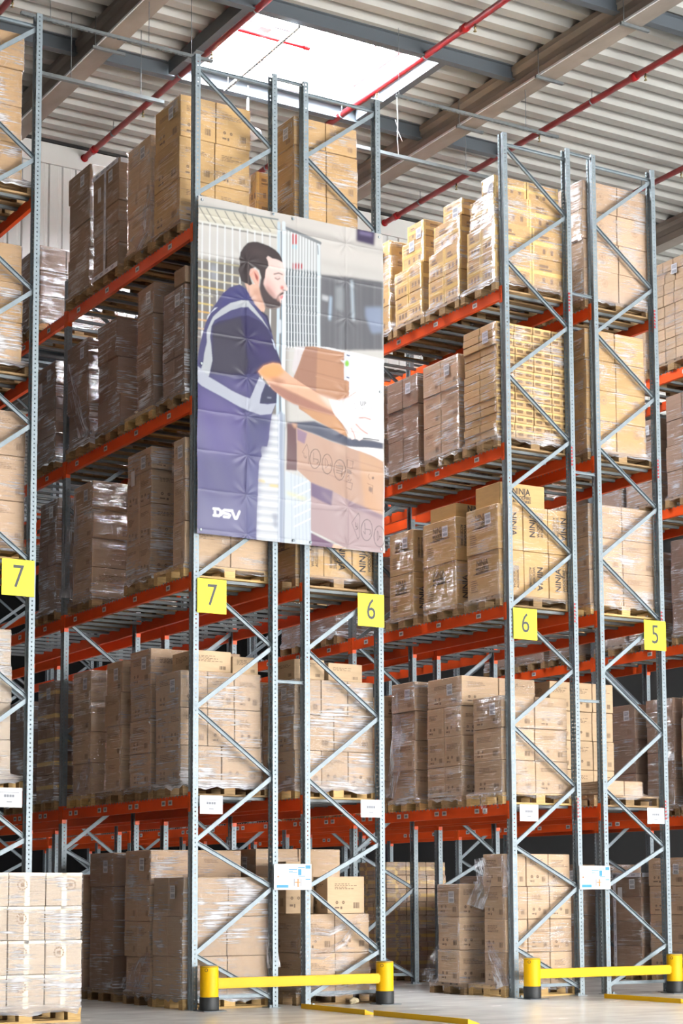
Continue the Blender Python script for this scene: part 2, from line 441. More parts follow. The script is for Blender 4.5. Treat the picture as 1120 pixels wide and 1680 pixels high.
tag(obj('wall_right', boxes_me('wall_right', [(XMAX, XMAX + 0.2, YMIN, YMAX, 0, CZ + 0.3)], 'wall_grey')), 'light grey hall wall on the far side', None, kind='structure')
tag(obj('wall_front', boxes_me('wall_front', [(XMIN, XMAX, YMIN - 0.2, YMIN, 6.4, CZ + 0.3), (XMIN, 0.0, YMIN - 0.2, YMIN, 0, 6.4)], 'wall_grey')), 'light grey hall wall around an added light opening', None, kind='structure')  # unseen opening, placed and sized to shape the light on the racks
tag(obj('wall_back', boxes_me('wall_back', [(XMIN, XMAX, YMAX, YMAX + 0.2, 0, CZ + 0.3)], 'wall_dark')), 'near-black wall far behind the racks, coloured as deep shade', None, kind='structure')
tag(obj('roof_build_up', boxes_me('roof_build_up', [(XMIN, SKX0 - 0.06, YMIN, YMAX, CZ + 0.17, CZ + 0.3), (SKX1 + 0.06, XMAX, YMIN, YMAX, CZ + 0.17, CZ + 0.3), (SKX0 - 0.06, SKX1 + 0.06, YMIN, SKY0 - 0.06, CZ + 0.17, CZ + 0.3), (SKX0 - 0.06, SKX1 + 0.06, SKY1 + 0.06, YMAX, CZ + 0.17, CZ + 0.3)], 'wall_dark')), 'insulated roof layer above the deck', None, kind='structure')

# skylight in view
sk = tag(obj('window_1', None, None, ((SKX0 + SKX1) / 2, (SKY0 + SKY1) / 2, CZ)), 'bright open roof skylight above the banner rack', None, kind='structure')
hx, hy = (SKX1 - SKX0) / 2, (SKY1 - SKY0) / 2
obj('curb', boxes_me('curb', [(-hx - 0.05, hx + 0.05, -hy - 0.05, -hy, -0.02, 0.55), (-hx - 0.05, hx + 0.05, hy, hy + 0.05, -0.02, 0.55), (-hx - 0.05, -hx, -hy, hy, -0.02, 0.55), (hx, hx + 0.05, -hy, hy, -0.02, 0.55)], 'white_metal'), sk)
obj('inner_frame', boxes_me('inner_frame', [(-hx, hx, -hy, -hy + 0.10, 0.30, 0.36), (-hx, hx, hy - 0.10, hy, 0.30, 0.36), (-hx, -hx + 0.10, -hy + 0.1, hy - 0.1, 0.30, 0.36), (hx - 0.10, hx, -hy + 0.1, hy - 0.1, 0.30, 0.36)], 'white_metal'), sk)
obj('pane', boxes_me('pane', [(-hx - 0.04, hx + 0.04, -hy - 0.04, hy + 0.04, 0.55, 0.57)], 'skylight'), sk)
obj('vent_arm', tube_me('vent_arm', [(-0.75, -0.35, 0.33), (-0.62, -0.05, 0.40), (-0.45, 0.35, 0.5)], 0.014, 'galv', 6), sk)
obj('vent_arm', tube_me('vent_arm', [(-0.80, -0.30, 0.33), (-0.50, -0.22, 0.42)], 0.012, 'galv', 6), sk)
obj('vent_crossbar', boxes_me('vent_crossbar', [(-1.0, -0.30, -0.06, -0.02, 0.28, 0.31)], 'galv'), sk)
obj('vent_motor', boxes_me('vent_motor', [(-0.82, -0.62, -0.12, 0.04, 0.20, 0.31)], 'white_metal'), sk)
obj('hinge_bracket', boxes_me('hinge_bracket', [(0.95, 1.25, -0.45, -0.42, 0.24, 0.28), (0.95, 0.98, -0.45, -0.2, 0.24, 0.28)], 'white_metal'), sk)

# added glowing panels over the front aisle, out of view, to light the racks
k = 0
for ry, rxs in [(q, (-2.5, 3.5, 9.4, 15.5, 21.5)) for q in (-5.2, -10.0, -14.8, -19.6)]:
    for rx in rxs:
        r = tag(obj('added_light_panel', None, None, (rx, ry, CZ - 0.03)), 'added glowing roof panel out of view, lighting the racks', 'added_light_panel', 'added roof light panels', 'structure')
        obj('frame', boxes_me('frame', [(-1.45, 1.45, -1.05, -1.0, -0.03, 0.028), (-1.45, 1.45, 1.0, 1.05, -0.03, 0.028), (-1.45, -1.4, -1, 1, -0.03, 0.028), (1.4, 1.45, -1, 1, -0.03, 0.028)], 'white_metal'), r)
        obj('pane', boxes_me('pane', [(-1.4, 1.4, -1.0, 1.0, 0.0, 0.02)], 'added_light_panel'), r)

for ry in (12.0,):  # small bright panels added to put glints on the film
    for rx in (-1.0, 3.5, 8.0):
        r = tag(obj('added_light_panel', None, None, (rx, ry, CZ - 0.03)), 'added bright panel behind the apron for film glints', 'added_light_panel', 'added light panels behind the apron', 'structure')
        obj('frame', boxes_me('frame', [(-0.75, 0.75, -0.75, -0.7, -0.03, 0.028), (-0.75, 0.75, 0.7, 0.75, -0.03, 0.028), (-0.75, -0.7, -0.7, 0.7, -0.03, 0.028), (0.7, 0.75, -0.7, 0.7, -0.03, 0.028)], 'white_metal'), r)
        obj('pane', boxes_me('pane', [(-0.7, 0.7, -0.7, 0.7, 0.0, 0.02)], 'glint_panel'), r)

# red sprinkler pipes
head_me = lathe_me('sprinkler_head', [(0.012, 0), (0.012, -0.04), (0.020, -0.045), (0.020, -0.06), (0.008, -0.065), (0.008, -0.095), (0.026, -0.10), (0.026, -0.105)], 8, 'brass')
cup_me = lathe_me('coupling', [(0.062, -0.06), (0.062, 0.06)], 14, 'pipe_red')
ring_me = lathe_me('pipe_clip', [(0.054, -0.012), (0.054, 0.012)], 14, 'galv')
rod_me = lathe_me('hanger_rod', [(0.006, 0), (0.006, 0.20)], 6, 'galv_dark')
PZ = CZ - 0.20
for px_, lab in ((-0.93, 'red sprinkler pipe above the pale-sided end stack'), (2.04, 'red sprinkler pipe passing along the skylight edge above the tall corner stack'), (4.78, 'red sprinkler pipe crossing the skylight corner near the girder'),
                 (7.80, 'red sprinkler pipe running between girders past the tallest bare upright'), (10.72, 'red sprinkler pipe over the aisle beyond the number five sign')):
    sp = tag(obj('sprinkler_pipe', tube_me('sprinkler_pipe', [(0, -14, 0), (0, APRON_Y - 0.06, 0)], 0.047, 'pipe_red', 14), None, (px_, 0, PZ)), lab, 'pipe', 'red sprinkler pipes')
    obj('end_flange', lathe_me('end_flange', [(0.062, -0.01), (0.062, 0.01)], 16, 'pipe_red'), sp, (0, APRON_Y - 0.075, 0), (math.pi / 2, 0, 0))
    for cy in (-9.0, -3.2, 1.3, APRON_Y - 0.45): obj('coupling', cup_me, sp, (0, cy, 0), (math.pi / 2, 0, 0))
    for cy in (-11, -8, -5, -1.9, 1.05, 3.6, 5.9): obj('sprinkler_head', head_me, sp, (0, cy, -0.045))
    for cy in (-7.2, -4.8, -2.4, 0.0, 2.28, 4.6, 7.0):
        obj('pipe_clip', ring_me, sp, (0, cy, 0), (math.pi / 2, 0, 0)); obj('hanger_rod', rod_me, sp, (0, cy, 0.04), None, (1, 1, 0.78))
sp = tag(obj('branch_pipe', tube_me('branch_pipe', [(0, 0, 0), (1.15, 0, 0)], 0.03, 'pipe_red', 10), None, (2.2, 3.22, CZ - 0.03)), 'short red pipe branch inside the skylight', 'pipe')
obj('end_cap', lathe_me('end_cap', [(0.04, 0), (0.04, 0.09)], 10, 'pipe_red'), sp, (1.12, 0, 0), (0, math.pi / 2, 0))
for (x, y) in ((2.0, 3.95), (4.93, 4.05)):
    tag(obj('junction_plate', boxes_me('junction_plate', [(-0.13, 0.13, -0.20, 0.20, 0, 0.012)] if x != 3.15 else [(-0.10, 0.10, -0.09, 0.09, 0, 0.012)], 'galv'), None, (x, y, CZ - 0.215)), 'grey plate in the skylight %s' % ('above the tall corner stack' if x < 3 else ('over the banner rack end upright' if x > 4 else 'at the end of the red branch pipe')), 'plate')

# slotted strut rails hung under the deck
def strut_me(ln):
    V, F = [], []
    for b in ((0, ln, -0.02, 0.02, 0.018, 0.022), (0, ln, -0.02, -0.016, -0.02, 0.018), (0, ln, 0.016, 0.02, -0.02, 0.018)):
        v, f = box_vf(*b, base=len(V)); V += v; F += f
    n = int(ln / 0.075)
    for i in range(n):
        v, f = box_vf(i * 0.075 + 0.02, i * 0.075 + 0.055, -0.016, 0.016, -0.021, -0.017, base=len(V)); V += v; F += f
    return pyd('strut_rail', V, F, 'galv_dark')
def strut(x, y, z, ln, lab, plain=False, rods=()):
    o = tag(obj('strut_rail', boxes_me('strut_rail', [(0, ln, -0.03, 0.03, -0.02, 0.03)], 'galv_dark') if plain else strut_me(ln), None, (x, y, z)), lab, 'rail', 'strut rails under the roof')
    for r in rods: obj('hanger_rod', rod_me, o, (r, 0, 0.02), None, (1, 1, (CZ - z - 0.02) / 0.20))
    return o
strut(-1.25, 2.45, 12.40, 2.72, 'long slotted strut rail from the end frame top to the skylight', rods=(0.4, 1.78, 2.4))
strut(-0.42, 4.0, 12.42, 1.9, 'plain grey rail crossing below the girder near the apron', True, (0.5, 1.55))
strut(4.16, 2.1, 12.40, 2.84, 'slotted strut rail hooked by a hanging cord past the girder', rods=(0.05, 2.25))
strut(4.60, 3.9, 12.40, 2.55, 'plain grey rail below the girder over the tall carton stacks', True, (0.4, 2.0))
o = tag(obj('strut_rail', strut_me(2.3), None, (2.66, 2.19, 13.08), (0, 0, math.radians(88.8))), 'strut rail hanging straight across the bright skylight', 'rail', 'strut rails under the roof')
o.data.materials[0] = M['white_metal']  # whitened steel: the skylight glare is put into the colour
for r in (0.1, 2.2): obj('hanger_rod', rod_me, o, (r, 0, 0.02), None, (1, 1, 1.4))
for i, (gy, nm) in enumerate(((3.6, 'nearer the front'), (1.6, 'midway'), (-0.3, 'at the front'))):
    b = tag(obj('girder_bracket', boxes_me('girder_bracket', [(-0.03, 0.46, -0.02, 0.02, -0.04, 0)], 'galv_dark'), None, (6.25, gy, CZ - 0.42)), 'steel angle bracket under the concrete girder, %s' % ('closest to the apron', 'in the middle of three', 'at the photo top')[i], 'bracket', 'girder brackets')
    obj('hanger_rod', rod_me, b, (0.0, -0.03, -0.01), None, (1, 1, 2.1))
b = tag(obj('girder_bracket', boxes_me('girder_bracket', [(-0.03, 0.46, -0.02, 0.02, -0.04, 0)], 'galv_dark'), None, (0.40, 3.95, CZ - 0.42)), 'steel angle bracket under the girder beside the end stack', 'bracket', 'girder brackets')
obj('hanger_rod', rod_me, b, (0.0, -0.03, -0.01), None, (1, 1, 2.1))
hc = tag(obj('hanging_cord', tube_me('hanging_cord', [(0, 0, 0), (0.01, 0, -0.35), (0.0, 0, -0.60), (0.015, 0, -0.82)], 0.008, 'white_metal', 6), None, (4.17, 2.09, 12.37)), 'thin white cord hanging from the strut rail by the banner rack', 'cord')
obj('cord_tail', tube_me('cord_tail', [(0, 0, -0.42), (-0.03, 0, -0.33)], 0.006, 'white_metal', 5), hc); obj('cord_tail', tube_me('cord_tail', [(0.0, 0, -0.46), (0.08, 0, -0.62)], 0.006, 'white_metal', 5), hc)
rl = thing('round_lamp', (3.22, 4.74, 12.60), 'round white ceiling lamp peeking out behind the tall corner stack', 'lamp')
obj('housing', lathe_me('housing', [(0.20, 0.04), (0.21, 0.0), (0.19, -0.02), (0.05, -0.035)], 24, 'white_metal'), rl)
obj('centre_cap', lathe_me('centre_cap', [(0.045, -0.035), (0.03, -0.06)], 12, 'black'), rl)
obj('rim', lathe_me('rim', [(0.215, 0.012), (0.215, 0.0)], 24, 'steel_dark'), rl)
obj('stem', lathe_me('stem', [(0.02, 0.04), (0.02, 0.76)], 8, 'white_metal'), rl)

# ================================================================== pallet racking
DEP, GAP, BAY, UPW, UPD = 1.10, 0.365, 3.8246, 0.115, 0.068
HTOP, HLOW = 11.166, 9.55
LV = [0.0, 2.416, 4.943, 7.014, 9.090]
ROWX = {'Z': -3.0184, 'A': 0.0, 'B': 1.465, 'C': 4.452, 'D': 5.915, 'E': 8.905}
OUT = [11.0, 9.48, 7.96, 6.44, 4.92, 3.41, 1.89, 0.62]
INN = [10.23, 8.72, 7.18, 5.68, 4.17, 2.65, 1.37, 0.10]

def upright_me(H):
    pts = [(UPD, 0.028), (UPD, 0.0), (0.0, 0.0), (0.0, 0.034), (0.011, 0.043), (0.011, 0.072), (0.0, 0.081), (0.0, UPW), (UPD, UPW), (UPD, UPW - 0.028)]
    t = 0.004
    P = [Vector((a, b)) for a, b in pts]
    inner = []
    for i, p in enumerate(P):                       # offset to the right of the walk = inside of the section
        d = (P[min(i + 1, len(P) - 1)] - P[max(i - 1, 0)]).normalized()
        inner.append(p + Vector((-d.y, d.x)) * -t * (1.3 if 0 < i < len(P) - 1 else 1))
    V, F = [], []
    n = len(P)
    loop = P + list(reversed(inner)); m = len(loop)
    for z in (0.006, H):
        V += [(q.x, q.y, z) for q in loop]
    for i in range(m): F.append((i, (i + 1) % m, m + (i + 1) % m, m + i))
    for i in range(n - 1): F.append((m + i, m + i + 1, m + m - 2 - i, m + m - 1 - i))
    me = pyd('upright', V, F, 'upright')
    bm = bmesh.new(); bm.from_mesh(me); bmesh.ops.recalc_face_normals(bm, faces=bm.faces); bm.to_mesh(me); bm.free()
    return me
UP_ME = {HTOP: upright_me(HTOP), HLOW: upright_me(HLOW)}
FOOT_ME = boxes_me('foot_plate', [(-0.02, 0.13, -0.03, 0.15, 0, 0.006), (0.085, 0.115, -0.012, 0.012, 0.006, 0.03)], 'galv')
# open channel brace, unit length along x, opening towards -y
def channel_me(w, d, t, name='diagonal_brace'):
    return boxes_me(name, [(0, 1, d / 2 - t, d / 2, -w / 2, w / 2), (0, 1, -d / 2, d / 2 - t, -w / 2, -w / 2 + t), (0, 1, -d / 2, d / 2 - t, w / 2 - t, w / 2)], 'galv')
CH_OPEN = channel_me(0.048, 0.030, 0.004)
CH_FLAT = channel_me(0.048, 0.030, 0.004); CH_FLAT.transform(Matrix.Rotation(math.pi, 4, 'X'))
HB_ME = channel_me(0.040, 0.030, 0.004, 'horizontal_brace')
SPACER = channel_me(0.035, 0.030, 0.004, 'row_spacer')
BAR_ME = boxes_me('support_bar', [(0.05, DEP - 0.05, -0.022, 0.022, -0.036, -0.002)], 'galv_dark')  # darker steel: the shade under the loads is put into the colour
HAZ_ME = boxes_me('hazard_strip', [(0, 0.022, -0.001, 0, k * 0.045, k * 0.045 + 0.026) for k in range(6)], 'pipe_red')

def beam_me(ln):
    s = [(0, -0.14), (0.05, -0.14), (0.05, -0.03), (0.034, -0.03), (0.034, 0), (0, 0)]
    n = len(s)
    V = [(x, 0, z) for x, z in s] + [(x, ln, z) for x, z in s]
    F = [(i, (i + 1) % n, n + (i + 1) % n, n + i) for i in range(n)] + [tuple(reversed(range(n))), tuple(range(n, 2 * n))]
    return pyd('beam', V, F, 'red')
BLEN = BAY - UPW
BEAM_ME = beam_me(BLEN)
def clip_me():
    b = [(-0.007, -0.001, -0.055, 0.0, -0.19, 0.035), (-0.007, 0.055, -0.004, 0.003, -0.19, 0.035)]
    b += [(-0.012, -0.007, -0.04, -0.028, z, z + 0.012) for z in (-0.16, -0.085, -0.01)]
    return boxes_me('beam_connector', b, 'red_clip')
CLIP_ME = clip_me()
TEETH_ME = boxes_me('grating_end', [(-0.003, 0.012, 0.03 + i * 0.082, 0.03 + i * 0.082 + 0.016, -0.016, 0.012) for i in range(int(BLEN / 0.082))], 'galv')
LOC_ME = boxes_me('location_label', [(-0.0035, -0.0005, -0.05, 0.05, -0.03, 0.03), (-0.0042, -0.0036, -0.034, 0.03, -0.014, 0.014)], ['paper', 'paper_ink'], [0, 1])

RACKLAB = {'Z': 'galvanised pallet rack with orange beams, carrying the paler number seven sign', 'A': 'orange-beamed pallet rack holding the number seven side of the banner',
           'B': 'orange-beamed pallet rack holding the number six side of the banner', 'C': 'orange-beamed pallet rack with number six sign and no banner',
           'D': 'orange-beamed pallet rack with the number five sign', 'E': 'orange-beamed pallet rack across the aisle beyond the number five sign'}
RACK = {}
def channel(rack, me, name, a, b, y):
    a = Vector((a[0], y, a[1])); b = Vector((b[0], y, b[1])); d = b - a
    return obj(name, me, rack, a, (0, -math.atan2(d.z, d.x), 0), (d.length, 1, 1))

def build_rack(row, frames, bays, barbays, levels=(1, 2, 3, 4)):
    x0 = ROWX[row]
    rk = thing('pallet_rack', (x0, 0, 0), RACKLAB[row], 'rack', 'pallet racks standing in rows')
    RACK[row] = rk
    outer0 = row in 'ACE'
    for k in frames:
        y = k * BAY
        H = HTOP if k == 0 else HLOW
        for side in (0, 1):
            u = obj('upright', UP_ME[H], rk, (0 if side == 0 else DEP, y, 0), None, (1 if side == 0 else -1, 1, 1))
            obj('foot_plate', FOOT_ME, u)
        xo, xi = (0.045, DEP - 0.045) if outer0 else (DEP - 0.045, 0.045)
        yc = y + 0.050
        for i in range(8):
            for (p, q) in (((xo, OUT[i]), (xi, INN[i])), ((xi, INN[i]), (xo, OUT[i + 1])) if i < 7 else (None, None)):
                if p is None or max(p[1], q[1]) > H: continue
                a, b = (p, q) if p[0] < q[0] else (q, p)
                channel(rk, CH_OPEN if b[1] < a[1] else CH_FLAT, 'diagonal_brace', (a[0], a[1]), (b[0], b[1]), yc + (0.002 if b[1] < a[1] else -0.002))
        channel(rk, HB_ME, 'horizontal_brace', (0.045, OUT[0] + 0.03 if k == 0 else 9.50), (DEP - 0.045, OUT[0] + 0.03 if k == 0 else 9.50), yc + 0.012)
        channel(rk, HB_ME, 'horizontal_brace', (0.045, 0.14), (DEP - 0.045, 0.14), yc + 0.012)
    for k in bays:
        y = k * BAY + UPW
        for li in levels:
            for side in (0, 1):
                b = obj('beam', BEAM_ME, rk, (0.004 if side == 0 else DEP - 0.004, y, LV[li]), None, (1 if side == 0 else -1, 1, 1))
                obj('beam_connector', CLIP_ME, b, (0, 0.003, 0))
                obj('beam_connector', CLIP_ME, b, (0, BLEN - 0.003, 0), None, (1, -1, 1))
                if (side == 0) == (row in 'ACE') or k == 0:
                    t = obj('grating_ends', TEETH_ME, b); t['kind'] = 'stuff'
                if side == 0 and row in 'ACE' and k < 4:
                    for j in range(4):
                        yc = (j + 0.5) * BLEN / 4 + 0.10
                        if li == 1:
                            for dd in (-0.09, 0.09): obj('location_label', LOC_ME, b, (0, yc + dd, -0.068))
                        else: obj('location_label', LOC_ME, b, (0, yc, -0.068))
            if k in barbays:
                for j in range(11): obj('support_bar', BAR_ME, rk, (0, y + 0.12 + j * (BLEN - 0.24) / 10, LV[li]))
    return rk
build_rack('Z', (0, 1), (0,), (0,))
build_rack('A', (0, 1, 2), (0, 1), (0, 1))
build_rack('B', (0, 1, 2, 3), (0, 1, 2), (0, 1))
build_rack('C', (0, 1, 2, 3, 4, 5), (0, 1, 2, 3, 4), (0, 1))
build_rack('D', (0, 1, 2, 3, 4, 5), (0, 1, 2, 3, 4), (0, 1))
build_rack('E', (0, 1, 2, 3, 4), (0, 1, 2, 3), (0, 1))
for row in 'AC':
    for k in (0, 1, 2):
        for z in (3.77, 6.78, 9.19) + ((11.12,) if k == 0 else ()):
            channel(RACK[row], SPACER, 'row_spacer', (DEP + 0.001, z), (DEP + GAP - 0.006, z), k * BAY + 0.035)
for row in 'CD':
    for li in (1, 2, 3, 4): obj('hazard_strip', HAZ_ME, RACK[row], (DEP - 0.066, -0.001, LV[li] - 0.16))

# ================================================================== pallet loads
RND = random.Random(11)
PH = 0.144
def _bd(x, y, z): return bevel_box_me('wood', x, y, z, 0.003, 'wood')
PIECE = {}
for wk in ('wood', 'wood_new'):
    PIECE[wk] = dict(deck=boxes_me('deck_board', [(-0.6, 0.6, -0.0725, 0.0725, -0.011, 0.011)], wk), decks=boxes_me('deck_board', [(-0.6, 0.6, -0.05, 0.05, -0.011, 0.011)], wk),
                     cross=boxes_me('stringer_board', [(-0.0725, 0.0725, -0.4, 0.4, -0.011, 0.011)], wk), block=bevel_box_me('block', 0.145, 0.10, 0.078, 0.004, wk),
                     blockw=bevel_box_me('block', 0.145, 0.145, 0.078, 0.004, wk), bottom=boxes_me('bottom_board', [(-0.6, 0.6, -0.05, 0.05, -0.011, 0.011)], wk),
                     bottomw=boxes_me('bottom_board', [(-0.6, 0.6, -0.0725, 0.0725, -0.011, 0.011)], wk))
def _joined_pallet(wk):
    b = [(-0.6, 0.6, y - 0.06, y + 0.06, 0.122, 0.144) for y in (-0.34, -0.17, 0, 0.17, 0.34)] + [(x - 0.07, x + 0.07, -0.4, 0.4, 0.1, 0.122) for x in (-0.53, 0, 0.53)]
    b += [(x - 0.07, x + 0.07, y - 0.05, y + 0.05, 0.022, 0.1) for x in (-0.53, 0, 0.53) for y in (-0.35, 0, 0.35)] + [(-0.6, 0.6, y - 0.05, y + 0.05, 0, 0.022) for y in (-0.35, 0, 0.35)]
    return boxes_me('pallet', b, wk)
JP = _joined_pallet('wood')
UIC_ME = text_me('UIC', 0.06, 'ink', 0.0005)

def pallet(root, cx, cy, near=True, wk='wood'):
    if not near:
        return obj('pallet', JP, root, (cx, cy, 0))
    p = obj('pallet', None, root, (cx, cy, 0))
    P = PIECE[wk]
    for y, k in ((-0.3275, 'deck'), (-0.17, 'decks'), (0, 'deck'), (0.17, 'decks'), (0.3275, 'deck')): obj('deck_board', P[k], p, (0, y, 0.133))
    for x in (-0.5275, 0, 0.5275): obj('stringer_board', P['cross'], p, (x, 0, 0.111))
    for x in (-0.5275, 0, 0.5275):
        for y, k in ((-0.35, 'block'), (0, 'blockw'), (0.35, 'block')): obj('block', P[k], p, (x, y, 0.061))
    for y, k in ((-0.35, 'bottom'), (0, 'bottomw'), (0.35, 'bottom')): obj('bottom_board', P[k], p, (0, y, 0.011))
    return p

_CM = {}
def carton_me(w, d, h, m):
    k = (round(w, 3), round(d, 3), round(h, 3), m)
    if k not in _CM: _CM[k] = bevel_box_me('carton', w, d, h, 0.006, m)
    return _CM[k]

def quadface(V, F, face, w, d, h, a0, a1, z0, z1, off=0.0016, sk=0.0):
    """rectangle on the -Y ('y'), -X ('x') or top ('t') face; a = metres from that face's own centre"""
    b = len(V)
    if face == 'y': V += [(a0, -d / 2 - off, z0), (a1, -d / 2 - off, z0 + sk), (a1, -d / 2 - off, z1 + sk), (a0, -d / 2 - off, z1)]
    elif face == 'x': V += [(-w / 2 - off, -a0, z0), (-w / 2 - off, -a1, z0), (-w / 2 - off, -a1, z1), (-w / 2 - off, -a0, z1)]
    else: V += [(a0, z0, h / 2 + off), (a1, z0, h / 2 + off), (a1, z1, h / 2 + off), (a0, z1, h / 2 + off)]
    F.append((b, b + 1, b + 2, b + 3))

_PM = {}
def print_me(w, d, h, style, seed):
    k = (round(w, 2), round(d, 2), round(h, 2), style, seed)
    if k in _PM: return _PM[k]
    rr = random.Random(hash(k[:3]) % 9999 + seed * 7 + len(style)); V, F = [], []
    for face, fw in (('y', w), ('x', d)):
        hw, hh = fw / 2, h / 2
        if hw < 0.09: continue
        if style in ('lines', 'dark'):
            u = min(0.0125, h * 0.04)
            x = -hw + fw * rr.uniform(0.12, 0.2); z = hh - h * rr.uniform(0.16, 0.26)
            for ln in range(rr.choice((3, 4, 4, 5))):
                if z < -hh + h * 0.3: break
                xx = x; end = x + fw * rr.uniform(0.25, 0.62)
                while xx < end:
                    seg = rr.uniform(0.015, 0.05); quadface(V, F, face, w, d, h, xx, min(xx + seg, hw * 0.9), z - u * 0.7, z); xx += seg + 0.012
                z -= u * 1.5
            bx = hw - fw * 0.30; bz = -hh + h * 0.14
            n = 7; bw = fw * 0.17 / n
            for i in range(n): quadface(V, F, face, w, d, h, bx + i * bw, bx + i * bw + bw * rr.choice((0.4, 0.7, 0.55)), bz, bz + h * 0.16)
            if style == 'dark' and h > 0.25:
                for i in range(2):
                    c = x + 0.03 + i * 0.09; zz = -hh + h * 0.30
                    for t in range(8):
                        a0 = t * math.pi / 4; quadface(V, F, face, w, d, h, c + 0.013 * math.cos(a0) - 0.006, c + 0.013 * math.cos(a0) + 0.006, zz + 0.013 * math.sin(a0) - 0.006, zz + 0.013 * math.sin(a0) + 0.006)
                quadface(V, F, face, w, d, h, x, x + fw * 0.12, -hh + h * 0.14, -hh + h * 0.18); quadface(V, F, face, w, d, h, x + fw * 0.15, x + fw * 0.2, -hh + h * 0.12, -hh + h * 0.19)
        elif style == 'ring':
            c = rr.uniform(-0.15, 0.2) * fw; zz = rr.uniform(-0.05, 0.2) * h; R = min(0.05, h * 0.16)
            for t in range(12):
                a0 = t * math.pi / 6; quadface(V, F, face, w, d, h, c + R * math.cos(a0) - 0.009, c + R * math.cos(a0) + 0.009, zz + R * math.sin(a0) - 0.009, zz + R * math.sin(a0) + 0.009)
            quadface(V, F, face, w, d, h, c - R * 0.4, c + R * 0.4, zz - R * 0.4, zz + R * 0.4)
        elif style == 'band' and face == 'y':
            nn = max(2, int(fw / 0.16))
            for i in range(nn):
                a = -hw + (i + 0.5) * fw / nn; quadface(V, F, face, w, d, h, a - fw / nn * 0.33, a + fw / nn * 0.33, -h * 0.22, h * 0.22); 
        elif style == 'codes':
            for c in (-0.22 * fw, 0.0, 0.25 * fw):
                quadface(V, F, face, w, d, h, c, c + 0.045, -hh + h * 0.16, -hh + h * 0.34)
            quadface(V, F, face, w, d, h, -0.3 * fw, -0.05 * fw, hh - h * 0.3, hh - h * 0.2); quadface(V, F, face, w, d, h, -0.3 * fw, 0.05 * fw, hh - h * 0.4, hh - h * 0.34)
    if not F: _PM[k] = None; return None
    _PM[k] = pyd('printed_marks', V, F, {'dark': 'ink_mid', 'ring': 'ink_faint', 'band': 'ink_band'}.get(style, 'ink_soft'))
    return _PM[k]

_TM = {}
def tape_me(w, d, h, style):
    k = (round(w, 2), round(d, 2), round(h, 2), style)
    if k in _TM: return _TM[k]
    V, F = [], []; t = 0.027
    for face, fw in (('y', w), ('x', d)):
        if 'h' in style: quadface(V, F, face, w, d, h, -fw / 2, fw / 2, -t, t, 0.0012)
        if 'v' in style: quadface(V, F, face, w, d, h, -t, t, -h / 2, h / 2, 0.0010)
        if 'e' in style:
            quadface(V, F, face, w, d, h, -fw / 2, -fw / 2 + 0.03, -h / 2, h / 2, 0.0010); quadface(V, F, face, w, d, h, fw / 2 - 0.03, fw / 2, -h / 2, h / 2, 0.0010)
        if 't' in style and (face == 'y' or 'p' in style): quadface(V, F, face, w, d, h, -fw / 2, fw / 2, h / 2 - 0.03, h / 2, 0.0010)
        if 'T' in style: quadface(V, F, face, w, d, h, -t, t, h / 2 - 0.07, h / 2, 0.0010)
    quadface(V, F, 't', w, d, h, -w / 2, w / 2, -t, t, 0.0010)
    _TM[k] = pyd('packing_tape', V, F, 'tape_pale' if 'p' in style else 'tape')
    return _TM[k]

LABEL_ME = boxes_me('shipping_label', [(-0.001, 0.0, -0.075, 0.075, -0.105, 0.105)] + [(-0.0016, -0.0011, -0.06, 0.055, z, z + 0.012) for z in (0.06, 0.035, 0.01)] + [(-0.0016, -0.0011, -0.06 + i * 0.014, -0.06 + i * 0.014 + 0.008, -0.085, -0.03) for i in range(8)], ['paper', 'paper_ink'], [0] + [1] * 11)
LABELW_ME = boxes_me('shipping_label', [(-0.001, 0.0, -0.06, 0.06, -0.13, 0.13)], 'paper')

def ring_pts(x0, x1, y0, y1, n, r=0.025):
    """n points along a rounded rectangle, starting at the +x-y corner, with arc length"""
    per = 2 * (x1 - x0 + y1 - y0); out = []
    for k in range(n):
        s = per * k / n; a, b = x1 - x0, y1 - y0
        if s < a: p = (x0 + s, y0)
        elif s < a + b: p = (x1, y0 + s - a)
        elif s < 2 * a + b: p = (x1 - (s - a - b), y1)
        else: p = (x0, y1 - (s - 2 * a - b))
        out.append((p[0], p[1], s))
    return out

